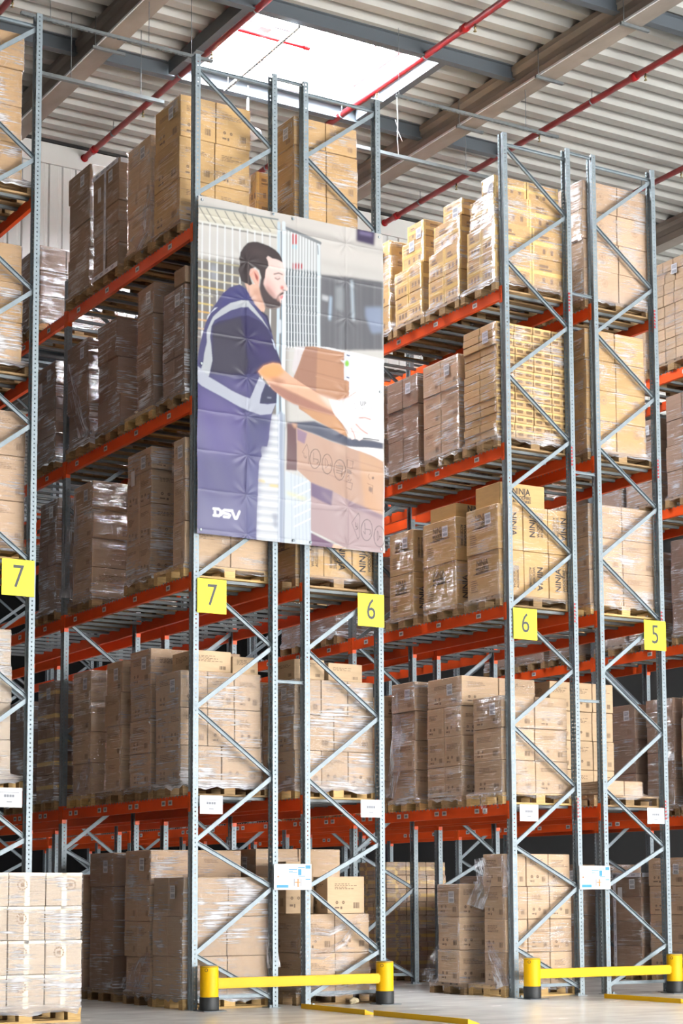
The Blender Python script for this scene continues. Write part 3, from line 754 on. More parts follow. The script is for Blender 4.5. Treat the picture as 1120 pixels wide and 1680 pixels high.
def wrap_me(prof, zb, pal, seed, film, amp=1.0, ragged=0.05):
    """prof: [(z, x0, x1, y0, y1)] bottom to top (cartons); pal: pallet outline; film hugs the stack and is tucked round the pallet deck"""
    n = 56; rows = []
    z0, z1 = prof[0][0], prof[-1][0]
    def rect(z):
        for (a, *ra), (b, *rb) in zip(prof, prof[1:]):
            if z <= b + 1e-6:
                t = 0 if b - a < 1e-6 else max(0, min(1, (z - a) / (b - a)))
                return [p + (q - p) * t for p, q in zip(ra, rb)]
        return list(prof[-1][1:])
    zs = list(np.arange(z0 + 0.03, z1, 0.075)) + [z1]
    V, F, UV = [], [], []
    px0, px1, py0, py1 = pal
    def put(R, z, off, wob, rag=0.0):
        for k, (x, y, s) in enumerate(ring_pts(R[0] - off, R[1] + off, R[2] - off, R[3] + off, n)):
            cx, cy = (R[0] + R[1]) / 2, (R[2] + R[3]) / 2
            q = Vector((x * 2.1 + seed * 3.7, y * 2.1, z * 3.0))
            d = noise.noise(q * 2.2) * 0.6 + noise.noise(q * 6.0) * 0.4
            ex = abs(abs(x - cx) - (R[1] - R[0]) / 2 - off) < 0.004; ey = abs(abs(y - cy) - (R[3] - R[2]) / 2 - off) < 0.004
            dd = 0.0035 + max(-0.003, d * 0.010 * wob)
            if ey: y += math.copysign(dd, y - cy)
            if ex: x += math.copysign(dd, x - cx)
            V.append((x, y, z + rag * noise.noise(Vector((k * 0.7, seed * 1.3, z))))); UV.append((s, z))
        rows.append(len(V) - n)
    put([px0 + 0.0, px1 - 0.0, py0 + 0.0, py1 - 0.0], zb - 0.055, 0.004, 1.4 * amp, ragged)
    put([px0, px1, py0, py1], zb - 0.012, 0.006, 1.2 * amp)
    put([min(px0, prof[0][1]), max(px1, prof[0][2]), min(py0, prof[0][3]), max(py1, prof[0][4])], zb + 0.006, 0.006, amp)
    for z in zs: put(rect(z), z, 0.005, amp)
    R = rect(z1); put([R[0] + 0.05, R[1] - 0.05, R[2] + 0.05, R[3] - 0.05], z1 + 0.006, 0.0, amp * 0.5)
    for a, b in zip(rows, rows[1:]):
        for k in range(n):
            F.append((a + k, a + (k + 1) % n, b + (k + 1) % n, b + k))
    me = pyd('stretch_wrap', V, F, 'film%d' % film, None, True)
    ul = me.uv_layers.new(name='UVMap')
    per = [0.0] * len(me.loops)
    co = np.zeros(len(me.loops) * 2, dtype=np.float32)
    for p in me.polygons:
        us = [UV[v][0] for v in p.vertices]; mx = max(us)
        for li, v in zip(p.loop_indices, p.vertices):
            u = UV[v][0]
            if mx - u > 1.5: u += 4.0
            co[2 * li] = u; co[2 * li + 1] = UV[v][1]
    ul.data.foreach_set('uv', co)
    return me

SLOT = ['end slot', 'second slot', 'third slot', 'fourth slot', 'fifth slot', 'sixth slot', 'seventh slot', 'eighth slot', 'ninth slot', 'tenth slot', 'eleventh slot', 'twelfth slot']
LEVN = ['on floor', 'first beams', 'second beams', 'third beams', 'top beams']
ROWN = {'Z': 'cut-off rack with pale seven', 'A': 'seven side of banner rack', 'B': 'six side of banner rack', 'C': 'bannerless rack marked six', 'D': 'rack marked five', 'E': 'rack beyond sign five'}
LOOKM = {'carton': 'kraft cartons', 'carton_pale': 'pale cartons', 'carton_warm': 'golden cartons', 'carton_brown': 'brown cartons'}
LOOKF = ['without film', 'in thin film', 'in clear film', 'in thick film', 'in milky film']

def L(row, lv, slot, y0, y1, top, n=4, nx=2, ny=1, m='carton', film=2, pr='lines', tape='', dx0=None, dx1=None, py=None, near=True, wk='wood', lab=1, extra=(), heights=None,
      insets=None, wl=False, base=None, amp=1.0, text=False, xabs=None, label=None):
    rx = ROWX[row] if row in ROWX else 0
    x0 = rx - 0.05 if dx0 is None else rx + dx0
    x1 = rx + 1.15 if dx1 is None else rx + dx1
    bz = LV[lv] if base is None else base
    cx, cy = rx + 0.55, (y0 + y1) / 2 if py is None else py + 0.4
    if xabs: x0, x1, cx = xabs[0], xabs[1], xabs[2]
    elif -0.1 < cy < 1.0: cy = max(cy, 0.53)
    lab_s = label or '%s %s, %s, %s, %s' % (LOOKM[m], LOOKF[film], SLOT[slot], LEVN[lv], ROWN[row])
    root = thing('pallet_load', (cx, cy, bz), lab_s, 'pallet load', 'carton loads on pallets')
    pallet(root, 0, 0, near, wk)
    zb = PH
    total = top - bz - PH
    hs = [total * q / sum(heights) for q in heights] if heights else [total / n] * n
    prof = []
    z = zb
    for li, h in enumerate(hs):
        i0, i1, j0, j1 = (insets or {}).get(li, (0, 0, 0, 0))
        jx, jy = (RND.uniform(-0.012, 0.012), RND.uniform(-0.012, 0.012)) if li else (0, 0)
        X0, X1, Y0, Y1 = x0 - cx + i0, x1 - cx - i1, y0 - cy + j0, y1 - cy - j1
        nxx = nx[li] if isinstance(nx, (list, tuple)) else nx
        nyy = ny[li] if isinstance(ny, (list, tuple)) else ny
        X0 += jx; X1 += jx; Y0 += jy; Y1 += jy
        w, d = (X1 - X0) / nxx, (Y1 - Y0) / nyy
        prof += [(z + 0.01, X0, X1, Y0, Y1), (z + h - 0.01, X0, X1, Y0, Y1)]
        for i in range(nxx):
            for j in range(nyy):
                if 0 < i < nxx - 1 and j > 0 and li < len(hs) - 1: continue
                cw, cd, ch = round(w - 0.010, 3), round(d - 0.010, 3), round(h - 0.006, 3)
                c = obj('carton', carton_me(cw, cd, ch, m), root, (X0 + (i + 0.5) * w + RND.uniform(-0.002, 0.002), Y0 + (j + 0.5) * d + RND.uniform(-0.002, 0.002), z + h / 2), (0, 0, RND.uniform(-0.006, 0.006)))
                if near and (i == 0 or j == 0):
                    if pr and pr != 'word':
                        pm = print_me(cw, cd, ch, pr, RND.randint(0, 2))
                        if pm: obj('printed_marks', pm, c)['kind'] = 'stuff'
                    if tape: obj('packing_tape', tape_me(cw, cd, ch, tape), c)
                    if pr == 'word': word_marks(c, cw, cd, ch, i, j, li)
        z += h
    ztop = z
    for (ex0, ex1, ey0, ey1, ez0, eh) in extra:          # odd cartons on top, world x / y, z above the stack top
        cw, cd = ex1 - ex0, ey1 - ey0
        c = obj('carton', carton_me(round(cw, 3), round(cd, 3), round(eh - 0.004, 3), m), root, ((ex0 + ex1) / 2 - cx, (ey0 + ey1) / 2 - cy, ztop + ez0 + eh / 2), (0, 0, RND.uniform(-0.02, 0.02)))
        if pr and pr != 'word':
            pm = print_me(cw, cd, eh, pr, RND.randint(0, 2))
            if pm: obj('printed_marks', pm, c)['kind'] = 'stuff'
        elif pr == 'word': word_marks(c, cw, cd, eh, 9, 9, 9)
    if film:
        obj('stretch_wrap', wrap_me(prof, zb, (-0.6, 0.6, -0.4, 0.4), RND.uniform(0, 50), film, amp), root)
    for q in range(lab):
        u = (0.30, 0.72, 0.5)[q]
        i0, i1, j0, j1 = (insets or {}).get(len(hs) - 1, (0, 0, 0, 0))
        obj('shipping_label', LABELW_ME if (wl and q == 1) else LABEL_ME, root, (x0 - cx + i0 - 0.014, y0 - cy + j0 + (y1 - y0 - j0 - j1) * u, ztop - 0.17 - 0.14 * q), (RND.uniform(-0.04, 0.04), 0, 0), (1, 0.85, 0.72))
    return root

T_BIG = text_me('NINJA', 0.125, 'ink', 0.0004, 0.92)
T_S1 = text_me('WOODFIRE', 0.062, 'ink', 0.0004, 0.9)
T_S2 = text_me('ACCESSORIES', 0.052, 'ink', 0.0004, 0.9)
T_MID = text_me('NINJA', 0.12, 'ink_mid', 0.0004, 0.8)
def word_marks(c, w, d, h, i, j, li):
    e = 0.0025
    if i == 9:                                            # lying carton: upright lettering
        obj('lettering', text_me('NINJA', 0.115, 'ink', 0.0004, 0.9), c, (-0.02, -d / 2 - e, 0.045)); obj('lettering', T_S1, c, (-0.01, -d / 2 - e, -0.035)); obj('lettering', T_S2, c, (-0.01, -d / 2 - e, -0.085)); return
    if j == 0:
        up = -1 if (li + i) % 2 else 1
        for me, off in ((T_BIG, -0.05), (T_S1, 0.045), (T_S2, 0.10)):
            obj('lettering', me, c, (off * up, -d / 2 - e, h * 0.08 * (1 if li else -1)), (0, -up * math.pi / 2, 0))
    if i == 0:
        R = (0, 0, -math.pi / 2)
        obj('lettering', T_MID, c, (-w / 2 - e, d * 0.02, h * 0.28), R); obj('lettering', T_S1, c, (-w / 2 - e, d * 0.02, h * 0.28 - 0.075), R); obj('lettering', T_S2, c, (-w / 2 - e, d * 0.02, h * 0.28 - 0.125), R)
        V, F = [], []
        quadface(V, F, 'x', w, d, h, -d * 0.3, d * 0.32, h * 0.04, h * 0.065)
        for q in range(6): quadface(V, F, 'x', w, d, h, -d * 0.38, -d * (0.2 - 0.02 * (q % 3)), -h * 0.10 - q * 0.028, -h * 0.10 - q * 0.028 + 0.012)
        obj('printed_marks', pyd('printed_marks', V, F, 'ink_soft'), c)['kind'] = 'stuff'

# ---- row A (7 side of the banner rack)
L('A', 4, 0, 0.32, 1.03, 10.79, 3, 2, 1, 'carton_warm', 1, 'dark', dx1=0.90, py=0.28, amp=0.6)
LD_A4b = L('A', 4, 1, 1.11, 1.79, 10.57, nx=(1, 1), ny=(1, 2), heights=(0.5, 1.0), insets={1: (-0.01, 0, 0, 0)}, film=1, py=1.10)
dsv_load = L('A', 4, 2, 2.06, 2.88, 10.62, 5, 2, 2, 'carton_brown', 1, 'lines', lab=2, wl=True, amp=0.5)
L('A', 4, 3, 3.01, 3.72, 10.87, 4, 2, 1, 'carton_brown', 1, None, py=2.98, heights=(1.2, 0.9, 0.9, 0.85))
L('A', 4, 5, 4.75, 5.52, 10.31, 3, 3, 2, 'carton_brown', 3, None, lab=0)
L('A', 3, 0, 0.16, 0.74, 8.42, 3, 2, 2, 'carton_brown', 3, 'lines', py=0.14, extra=((-0.05, 0.5, 0.16, 0.45, 0.01, 0.20),))
L('A', 3, 1, 1.00, 1.47, 8.68, 4, 2, 1, 'carton_brown', 2, 'lines', py=1.04, wk='wood_new')
L('A', 3, 2, 2.07, 2.68, 8.54, heights=(0.75, 1, 1), nx=(2, 2, 2), ny=(1, 2, 2), m='carton_brown', film=3, insets={0: (0, 0, -0.10, 0)}, py=1.95, lab=0)
LD_A3d = L('A', 3, 3, 2.96, 3.67, 8.52, 3, 2, 1, 'carton_brown', 3, 'lines', py=2.92, insets={0: (0.02, 0, 0.02, 0)}, amp=2.0)
L('A', 3, 4, 4.10, 4.80, 8.50, 8, 2, 1, 'carton_brown', 3, None, lab=2, wl=True)
L('A', 2, 0, 0.14, 0.46, 6.58, 3, 2, 1, 'carton', 1, 'lines', py=0.16, wk='wood_new')
L('A', 2, 1, 1.06, 1.76, 6.66, heights=(1, 1, 0.95, 0.62), nx=(2, 2, 2, 2), ny=(2, 2, 2, 2), m='carton', film=2, pr='dark', insets={3: (0, 0.05, -0.02, 0.02)}, lab=2, wl=True, py=1.02)
LD_A2c = L('A', 2, 2, 2.81, 3.45, 6.59, 4, 2, 1, 'carton', 2, 'lines', py=2.80, amp=1.8)
L('A', 2, 4, 3.98, 4.62, 6.58, 5, 2, 2, 'carton_brown', 3, None, py=3.96)
LD_A1 = L('A', 1, 0, 0.21, 0.88, 3.86, 3, (2, 3, 3), (1, 2, 1), 'carton', 4, 'dark', dx1=1.0, extra=((0.12, 0.62, 0.26, 0.80, 0.0, 0.25), (0.66, 1.0, 0.30, 0.80, 0.0, 0.21)), py=0.15)
L('A', 1, 1, 1.02, 1.61, 4.21, 4, 2, 1, 'carton', 2, 'dark', heights=(1, 1, 1, 1.1), py=0.98)
L('A', 1, 2, 1.86, 2.34, 4.16, 4, 2, 1, 'carton', 1, 'lines', py=1.84)
LD_A1d = L('A', 1, 3, 2.79, 3.36, 4.14, 4, 2, 1, 'carton', 1, 'lines', py=2.76, wk='wood_new')
L('A', 1, 4, 4.00, 4.62, 4.13, 5, 3, 2, 'carton_brown', 2, None, 'h', py=3.98)
L('A', 1, 5, 5.05, 5.80, 3.95, 4, 2, 1, 'carton_brown', 3, None, near=False)
LD_A0 = L('A', 0, 0, 0.14, 0.94, 1.49, 3, 2, 2, 'carton', 4, None, dx1=1.09, wk='wood_new')
LD_A0b = L('A', 0, 1, 1.00, 1.72, 1.82, 4, 2, 2, 'carton', 2, 'lines', py=0.96, insets={0: (0.02, 0, 0, 0)})
L('A', 0, 2, 2.05, 2.78, 1.81, 4, 2, 2, 'carton_brown', 2, 'lines')
L('A', 0, 3, 2.96, 3.66, 1.55, 4, 2, 1, 'carton', 2, None)
L('A', 0, 4, 4.1, 4.85, 1.55, 3, 2, 2, 'carton_brown', 2, None)
L('A', 0, 5, 5.1, 5.85, 1.50, 3, 2, 2, 'carton_brown', 2, None, 'v', near=False)

# ---- row B (6 side of the banner rack)
L('B', 4, 0, 0.14, 0.80, 10.77, 3, 2, 1, 'carton_warm', 2, 'lines', dx1=0.86, heights=(1, 1, 0.62))
L('B', 4, 1, 1.12, 1.86, 10.45, 3, 3, 2, 'carton_warm', 1, 'codes', 'e', insets={0: (-0.0, 0, 0, 0), 2: (0.05, 0.2, 0.1, 0)})
L('B', 3, 0, 0.14, 0.92, 8.4, 3, 2, 2, 'carton', 2, None, near=False)
L('B', 2, 0, 0.14, 0.92, 6.3, 2, 3, 1, 'carton_warm', 1, 'word')
L('B', 2, 1, 1.10, 1.88, 6.0, 3, 2, 2, 'carton_brown', 2, None, near=False)
LD_B1 = L('B', 1, 0, 0.16, 0.95, 3.84, 3, (3, 2, 3), (1, 2, 1), 'carton', 4, 'dark', dx1=1.06, extra=((1.44, 1.85, 0.2, 0.7, 0.0, 0.24), (1.90, 2.38, 0.2, 0.7, 0.0, 0.22)), wk='wood_new')
L('B', 1, 1, 1.15, 1.9, 3.9, 4, 2, 1, 'carton', 2, None, near=False)
# loose half-unwrapped stack on the floor, end slot
LD_B0 = L('B', 0, 0, 0.16, 0.90, 1.06, 2, 2, (1, 1), 'carton', 1, 'dark', dx0=0.02, dx1=0.98, heights=(1, 1), lab=0, extra=((1.86, 2.38, 0.18, 0.62, 0.0, 0.44), (1.44, 1.82, 0.42, 0.86, 0.0, 0.62)), amp=3.0,
  label='half-unwrapped kraft cartons with torn film behind the yellow guard, end slot, banner rack')
L('B', 0, 1, 1.15, 1.95, 1.85, 4, 2, 2, 'carton', 1, None)
L('B', 0, 3, 3.0, 3.7, 1.6, 4, 2, 1, 'carton_brown', 2, None, near=False)
L('B', 0, 4, 4.2, 5.0, 1.7, 4, 2, 1, 'carton_brown', 2, None, near=False)
L('B', 0, 6, 6.0, 6.8, 1.6, 4, 2, 1, 'carton_brown', 2, None, near=False)

# ---- row C (6 sign, no banner)
st = {2: (0.03, 0.04, 0.02, 0.08), 3: (0.05, 0.1, 0.05, 0.30)}
L('C', 4, 0, 0.14, 0.78, 10.66, 4, 2, (2, 2, 1, 1), 'carton_warm', 2, 'codes', 'he', heights=(1, 1, 1, 0.62), insets=st, lab=2)
L('C', 4, 1, 0.95, 1.70, 10.60, 4, 2, (2, 2, 1, 1), 'carton_warm', 2, 'codes', 'he', heights=(1, 1, 1, 0.62), insets={2: (0.03, 0.04, 0, 0.12), 3: (0.05, 0.1, 0.0, 0.30)}, lab=2, py=0.97)
L('C', 4, 2, 1.86, 2.54, 10.60, 4, 2, (2, 2, 1, 1), 'carton_warm', 1, 'codes', 'he', heights=(1, 1, 1, 0.62), insets={2: (0.03, 0.04, 0, 0.12), 3: (0.05, 0.1, 0.0, 0.26)}, lab=2, py=1.80)
L('C', 4, 3, 2.68, 3.40, 10.55, 4, 2, 1, 'carton_warm', 1, 'codes', 'e', heights=(1, 1, 1, 0.6), py=2.64)
L('C', 3, 0, 0.14, 0.88, 8.67, 15, 4, 2, 'carton_warm', 2, 'band', 't', lab=1, amp=0.7)
LD_C3b = L('C', 3, 1, 1.00, 1.86, 8.46, 3, 2, 2, 'carton', 2, 'lines', lab=1, py=1.03)
L('C', 3, 2, 1.98, 2.76, 8.44, 3, 2, 2, 'carton_brown', 2, 'lines', py=1.94)
L('C', 3, 3, 2.94, 3.66, 8.5, 5, 2, 2, 'carton', 2, None)
L('C', 2, 0, 0.14, 0.86, 6.27, 2, 3, 1, 'carton_warm', 1, 'word', extra=((4.48, 5.19, 0.20, 0.75, 0.0, 0.30),), amp=0.8)
L('C', 2, 1, 1.10, 1.89, 6.27, 2, 3, 1, 'carton_warm', 1, 'word', amp=0.8, extra=((4.50, 5.2, 1.25, 1.85, 0.0, 0.22),))
L('C', 2, 2, 2.14, 2.74, 6.28, 2, 3, 1, 'carton_warm', 1, 'word', amp=0.8, py=2.05)
LD_C1 = L('C', 1, 0, 0.15, 0.78, 3.80, 3, 2, 1, 'carton', 1, 'dark', dx0=-0.03, dx1=1.02, amp=1.4, wk='wood_new')
L('C', 1, 1, 1.03, 1.83, 4.14, 4, 2, (2, 2, 2, 1), 'carton', 1, 'dark', amp=1.0)
LD_C1c = L('C', 1, 2, 2.12, 2.70, 4.17, 4, 2, 1, 'carton', 2, 'lines', amp=1.0, wk='wood_new', py=2.02)
L('C', 1, 3, 2.92, 3.60, 4.05, 5, 2, 1, 'carton', 0, 'dark', lab=0)
LD_C0 = L('C', 0, 0, 0.14, 0.60, 1.79, 4, 3, 1, 'carton', 1, 'dark', dx0=-0.03, dx1=1.02, py=0.13, amp=2.0, wk='wood_new', lab=0)
LD_C0b = L('C', 0, 1, 0.98, 1.48, 1.42, 3, 2, 1, 'carton', 1, 'dark', dx0=-0.14, dx1=0.9, py=0.96, amp=1.5, xabs=(4.30, 5.3, 4.96))
L('C', 2, 5, 4.2, 4.95, 6.3, 4, 2, 1, 'carton_brown', 3, None, lab=0)
L('C', 2, 6, 5.1, 5.85, 6.2, 4, 2, 1, 'carton_brown', 3, None, near=False, lab=0)
L('C', 1, 4, 4.1, 4.85, 4.1, 4, 2, 1, 'carton_brown', 2, None, near=False)
L('C', 1, 5, 5.1, 5.85, 4.0, 4, 2, 1, 'carton_brown', 2, None, near=False)
for i, yy in enumerate((8.0, 9.0, 10.0, 11.9, 12.9, 13.9)):
    L('C', 0, 5 + i, yy, yy + 0.75, 1.45 + 0.1 * (i % 3), 3, 2, 1, 'carton_brown', 2, None, near=False)

# ---- row D (5 sign)
L('D', 4, 0, 0.14, 0.78, 10.86, 4, 2, 1, 'carton', 2, 'ring', amp=0.8, lab=0)
L('D', 3, 0, 0.14, 0.92, 8.80, 4, 2, 2, 'carton_warm', 2, 'ring', dx1=0.97, lab=0)
L('D', 2, 0, 0.14, 0.92, 6.43, 3, 2, 2, 'carton', 2, 'lines', dx1=1.1, lab=0, wk='wood_new')
L('D', 1, 0, 0.16, 0.90, 2.76, 1, 2, 1, 'carton', 1, None, dx0=0.18, dx1=0.80, lab=0, label='nearly empty pallet with one flat kraft carton, end slot, first beams, rack marked five')
L('D', 1, 1, 1.04, 1.75, 4.15, 4, 3, 1, 'carton', 0, 'dark', dx1=1.05, lab=0)
L('D', 3, 1, 1.1, 1.85, 8.4, 4, 2, 1, 'carton_brown', 2, None, near=False)
L('D', 2, 1, 1.1, 1.85, 6.2, 4, 2, 1, 'carton_brown', 2, None, near=False)
L('D', 4, 1, 1.1, 1.85, 10.4, 4, 2, 1, 'carton_brown', 2, None, near=False)
L('D', 0, 3, 3.0, 3.75, 1.3, 3, 2, 1, 'carton_brown', 3, None, near=False)
L('D', 0, 5, 5.31, 6.10, 1.79, 8, 3, 2, 'carton', 1, 'ring', 'hv', dx0=0.03, dx1=1.13, lab=1)
L('D', 0, 4, 4.25, 5.0, 1.3, 3, 2, 1, 'carton_brown', 2, 'lines', dx0=0.9, dx1=1.15, near=True, lab=0)
for i, yy in enumerate((8.0, 9.0, 10.0, 11.9, 12.9)):
    L('D', 0, 6 + i, yy, yy + 0.75, 1.4 + 0.12 * (i % 3), 3, 2, 1, 'carton_brown', 2, None, near=False)

# ---- row E (beyond the 5 sign)
L('E', 4, 1, 1.50, 2.20, 10.78, 9, 3, 3, 'carton', 1, None, lab=1)
L('E', 4, 2, 2.42, 3.15, 10.70, 7, 3, 2, 'carton', 1, None, lab=0)
L('E', 3, 1, 1.30, 2.00, 8.70, 4, 2, 2, 'carton_brown', 2, None)
L('E', 3, 2, 2.20, 2.95, 8.45, 4, 2, 1, 'carton_brown', 2, None)
L('E', 3, 3, 3.05, 3.75, 8.5, 4, 2, 1, 'carton_brown', 3, None, lab=0)
L('E', 2, 1, 1.20, 1.95, 6.5, 3, 2, 1, 'carton_brown', 3, None)
L('E', 2, 2, 2.25, 2.95, 6.4, 3, 2, 1, 'carton_brown', 2, None)
L('E', 2, 3, 3.05, 3.75, 6.4, 3, 2, 1, 'carton_brown', 2, None, near=False)
L('E', 1, 1, 1.10, 1.80, 4.17, 5, 2, 1, 'carton', 1, None, lab=0)
L('E', 1, 2, 1.98, 2.60, 4.17, 4, 2, 1, 'carton_brown', 2, None, lab=0)
L('E', 1, 3, 2.85, 3.45, 4.15, 3, 2, 1, 'carton_brown', 2, 'lines')
L('E', 0, 1, 1.72, 2.60, 1.81, 4, 2, 1, 'carton', 1, 'dark', py=1.78)
dsv_load2 = L('E', 0, 2, 2.78, 3.45, 1.60, 4, 2, 1, 'carton_brown', 1, 'lines', lab=2, wl=True)
L('E', 0, 4, 4.2, 4.95, 1.75, 4, 2, 1, 'carton_brown', 2, None)
L('E', 0, 5, 5.2, 5.95, 1.6, 4, 2, 1, 'carton_brown', 2, None, near=False)
L('E', 0, 7, 6.85, 7.55, 1.6, 4, 2, 1, 'carton_brown', 2, None, near=False)
for i, yy in enumerate((4.2, 5.1, 6.0)):
    for lv_ in (1, 2, 3): L('E', lv_, 4 + i, yy, yy + 0.75, LV[lv_] + 1.45 + 0.1 * i, 4, 2, 1, 'carton_brown', 2, None, near=False, lab=0)

# ---- row Z (pale 7 sign)
L('Z', 4, 0, 0.16, 0.96, 10.95, 4, 2, 2, 'carton_warm', 3, 'ring', dx1=0.945, lab=0, amp=1.2)
L('Z', 3, 0, 0.16, 0.96, 8.50, 3, 2, 2, 'carton_warm', 3, 'ring', dx1=0.97, lab=0, amp=1.2)
L('Z', 2, 0, 0.16, 0.96, 6.60, 3, 3, 2, 'carton', 2, 'lines', dx1=1.03, lab=0, wk='wood_new')
L('Z', 1, 0, 0.16, 0.96, 4.17, 4, 2, 2, 'carton_pale', 4, 'ring', dx1=0.91, lab=0, wk='wood_new')

# ---- pallet standing on the floor in front of the pale 7 sign rack
L('Z', 0, 0, -0.97, -0.17, 1.52, 4, 3, 2, 'carton_pale', 4, 'ring', 'vtp', xabs=(-2.95, -1.745, -2.345), lab=0, wk='wood_new', heights=(1, 1, 1, 1),
  label='pale taped cartons in glossy film on the floor in front of the racks')
for sl, yy in ((1, 1.12), (2, 2.05), (3, 2.95)):  # unseen loads added to block light and darken the aisle
    for lv_ in (0, 1, 2, 3, 4): L('Z', lv_, sl, yy, yy + 0.78, LV[lv_] + (1.75, 1.65, 1.55, 1.60, 1.75)[lv_], 3, 2, 1, 'carton_brown', 0, None, near=False, lab=0)

# white and blue printed tape on two of the loads
TAPE_TXT = text_me('DSV', 0.042, 'tape_blue', 0.0004, 1.15)
def printed_tape(load, x, y, z, ln, rot, nm='printed_tape'):
    t = obj(nm, boxes_me(nm, [(-ln / 2, ln / 2, -0.0005, 0.0005, -0.032, 0.032)], 'tape_white'), load, (x, y, z), rot)
    n = max(1, int(ln / 0.17))
    for i in range(n): obj('lettering', TAPE_TXT, t, ((i - (n - 1) / 2) * 0.17, -0.0012, 0))
for ld, hh, hy_, xf in ((dsv_load, 10.62 - 9.09, 0.41, -0.6), (dsv_load2, 1.60, 0.335, -0.6)):
    printed_tape(ld, xf - 0.016, 0.0 if ld is dsv_load else hy_ - 0.06, (hh + PH) / 2, hh - PH - 0.04, (0, math.pi / 2, -math.pi / 2))
    printed_tape(ld, xf - 0.016, 0, hh - 0.035, 2 * hy_, (0, 0, -math.pi / 2))
    printed_tape(ld, 0, -hy_ - 0.016, hh - 0.035, 1.18, (0, 0, 0))
    printed_tape(ld, xf - 0.018, 0, PH - 0.01, 2 * hy_, (0, 0, -math.pi / 2))

# loose bunches, skirts and tails of film
def film_strip(load, name, pts, w0, w1, seed, film='film4', nseg=14):
    """crumpled ribbon through world points"""
    o = load.location
    P = [Vector(p) - o for p in pts]
    dense = []
    for i in range(len(P) - 1):
        for k in range(nseg // (len(P) - 1)): dense.append(P[i].lerp(P[i + 1], k / (nseg // (len(P) - 1))))
    dense.append(P[-1])
    V, F, UV = [], [], []
    m = 7
    for i, p in enumerate(dense):
        d = (dense[min(i + 1, len(dense) - 1)] - dense[max(i - 1, 0)]).normalized()
        vd = Vector((-0.5, -0.86, 0.0))
        sd = d.cross(vd).normalized()
        t = i / (len(dense) - 1); w = w0 + (w1 - w0) * t
        for j in range(m):
            u = j / (m - 1) - 0.5
            wob = noise.noise(Vector((i * 0.45, j * 1.7, seed))) * 0.03 + (0.012 if j % 2 else -0.006)
            V.append(p + sd * (u * w + 0.012 * noise.noise(Vector((i * 0.6, seed, j * 0.2)))) + vd * (wob + 0.015)); UV.append((u * w, t * 1.3))
    for i in range(len(dense) - 1):
        for j in range(m - 1): F.append((i * m + j, i * m + j + 1, (i + 1) * m + j + 1, (i + 1) * m + j))
    me = pyd(name, V, F, film, None, True)
    ul = me.uv_layers.new(name='UVMap'); co = np.zeros(len(me.loops) * 2, np.float32)
    for lp in me.loops: co[2 * lp.index] = UV[lp.vertex_index][1]; co[2 * lp.index + 1] = UV[lp.vertex_index][0] * 3
    ul.data.foreach_set('uv', co)
    obj(name, me, load)
film_strip(LD_A0, 'film_bunch', [(1.06, 0.10, 1.45), (1.08, 0.06, 1.1), (1.05, 0.08, 0.75), (1.09, 0.08, 0.45)], 0.10, 0.16, 1.0)
film_strip(LD_B0, 'film_bunch', [(1.44, 0.10, 0.92), (1.62, 0.11, 0.86), (1.85, 0.10, 0.84), (2.10, 0.11, 0.93), (2.36, 0.12, 1.06)], 0.10, 0.06, 2.0)
film_strip(LD_B0, 'film_bunch', [(1.46, 0.12, 0.62), (1.75, 0.10, 0.58), (2.05, 0.10, 0.72), (2.25, 0.12, 0.95)], 0.14, 0.05, 3.0)
film_strip(LD_B0, 'film_bunch', [(1.44, 0.12, 0.28), (1.75, 0.08, 0.20), (2.1, 0.08, 0.22), (2.42, 0.12, 0.30)], 0.22, 0.18, 4.0)
film_strip(LD_C0, 'film_bunch', [(4.36, 0.58, 1.74), (4.33, 0.45, 1.45), (4.30, 0.62, 1.12)], 0.16, 0.22, 5.0)
film_strip(LD_C0, 'film_bunch', [(4.40, 0.14, 1.76), (4.44, 0.10, 1.5), (4.40, 0.12, 1.25)], 0.16, 0.06, 5.5, 'film3')
film_strip(LD_C0, 'film_skirt', [(4.41, 0.50, 0.70), (4.40, 0.28, 0.40), (4.42, 0.12, 0.16)], 0.05, 0.30, 6.0, 'film3')
film_strip(LD_C0b, 'film_skirt', [(4.30, 1.46, 0.62), (4.29, 1.55, 0.36), (4.30, 1.66, 0.14)], 0.05, 0.36, 7.0, 'film3')
film_strip(LD_A0b, 'film_skirt', [(-0.06, 1.02, 0.62), (-0.07, 1.20, 0.38), (-0.06, 1.36, 0.15)], 0.06, 0.50, 8.0, 'film3')
film_strip(LD_A1d, 'film_skirt', [(-0.06, 2.80, 3.00), (-0.07, 2.86, 2.75), (-0.06, 3.0, 2.56)], 0.04, 0.40, 9.0, 'film3')
film_strip(LD_A4b, 'film_bunch', [(-0.05, 1.10, 9.85), (-0.07, 1.14, 9.6), (-0.06, 1.2, 9.36), (-0.07, 1.5, 9.24)], 0.06, 0.24, 10.0)
film_strip(LD_C1, 'film_tail', [(4.39, 0.56, 2.56), (4.37, 0.52, 2.44), (4.38, 0.48, 2.30)], 0.10, 0.05, 11.0)
film_strip(LD_C1, 'film_tail', [(4.39, 0.30, 2.56), (4.37, 0.24, 2.46), (4.38, 0.20, 2.36)], 0.04, 0.02, 12.0)
film_strip(LD_C3b, 'film_tail', [(4.39, 1.42, 7.12), (4.37, 1.40, 7.02), (4.38, 1.37, 6.95)], 0.07, 0.02, 13.0)
film_strip(LD_A3d, 'film_bunch', [(-0.06, 3.60, 8.3), (-0.08, 3.40, 7.9), (-0.08, 3.2, 7.5), (-0.07, 3.0, 7.2)], 0.10, 0.20, 14.0, 'film3')
film_strip(LD_A2c, 'film_bunch', [(-0.06, 3.40, 6.5), (-0.09, 3.34, 6.0), (-0.10, 3.42, 5.6), (-0.08, 3.50, 5.15)], 0.12, 0.24, 15.0)
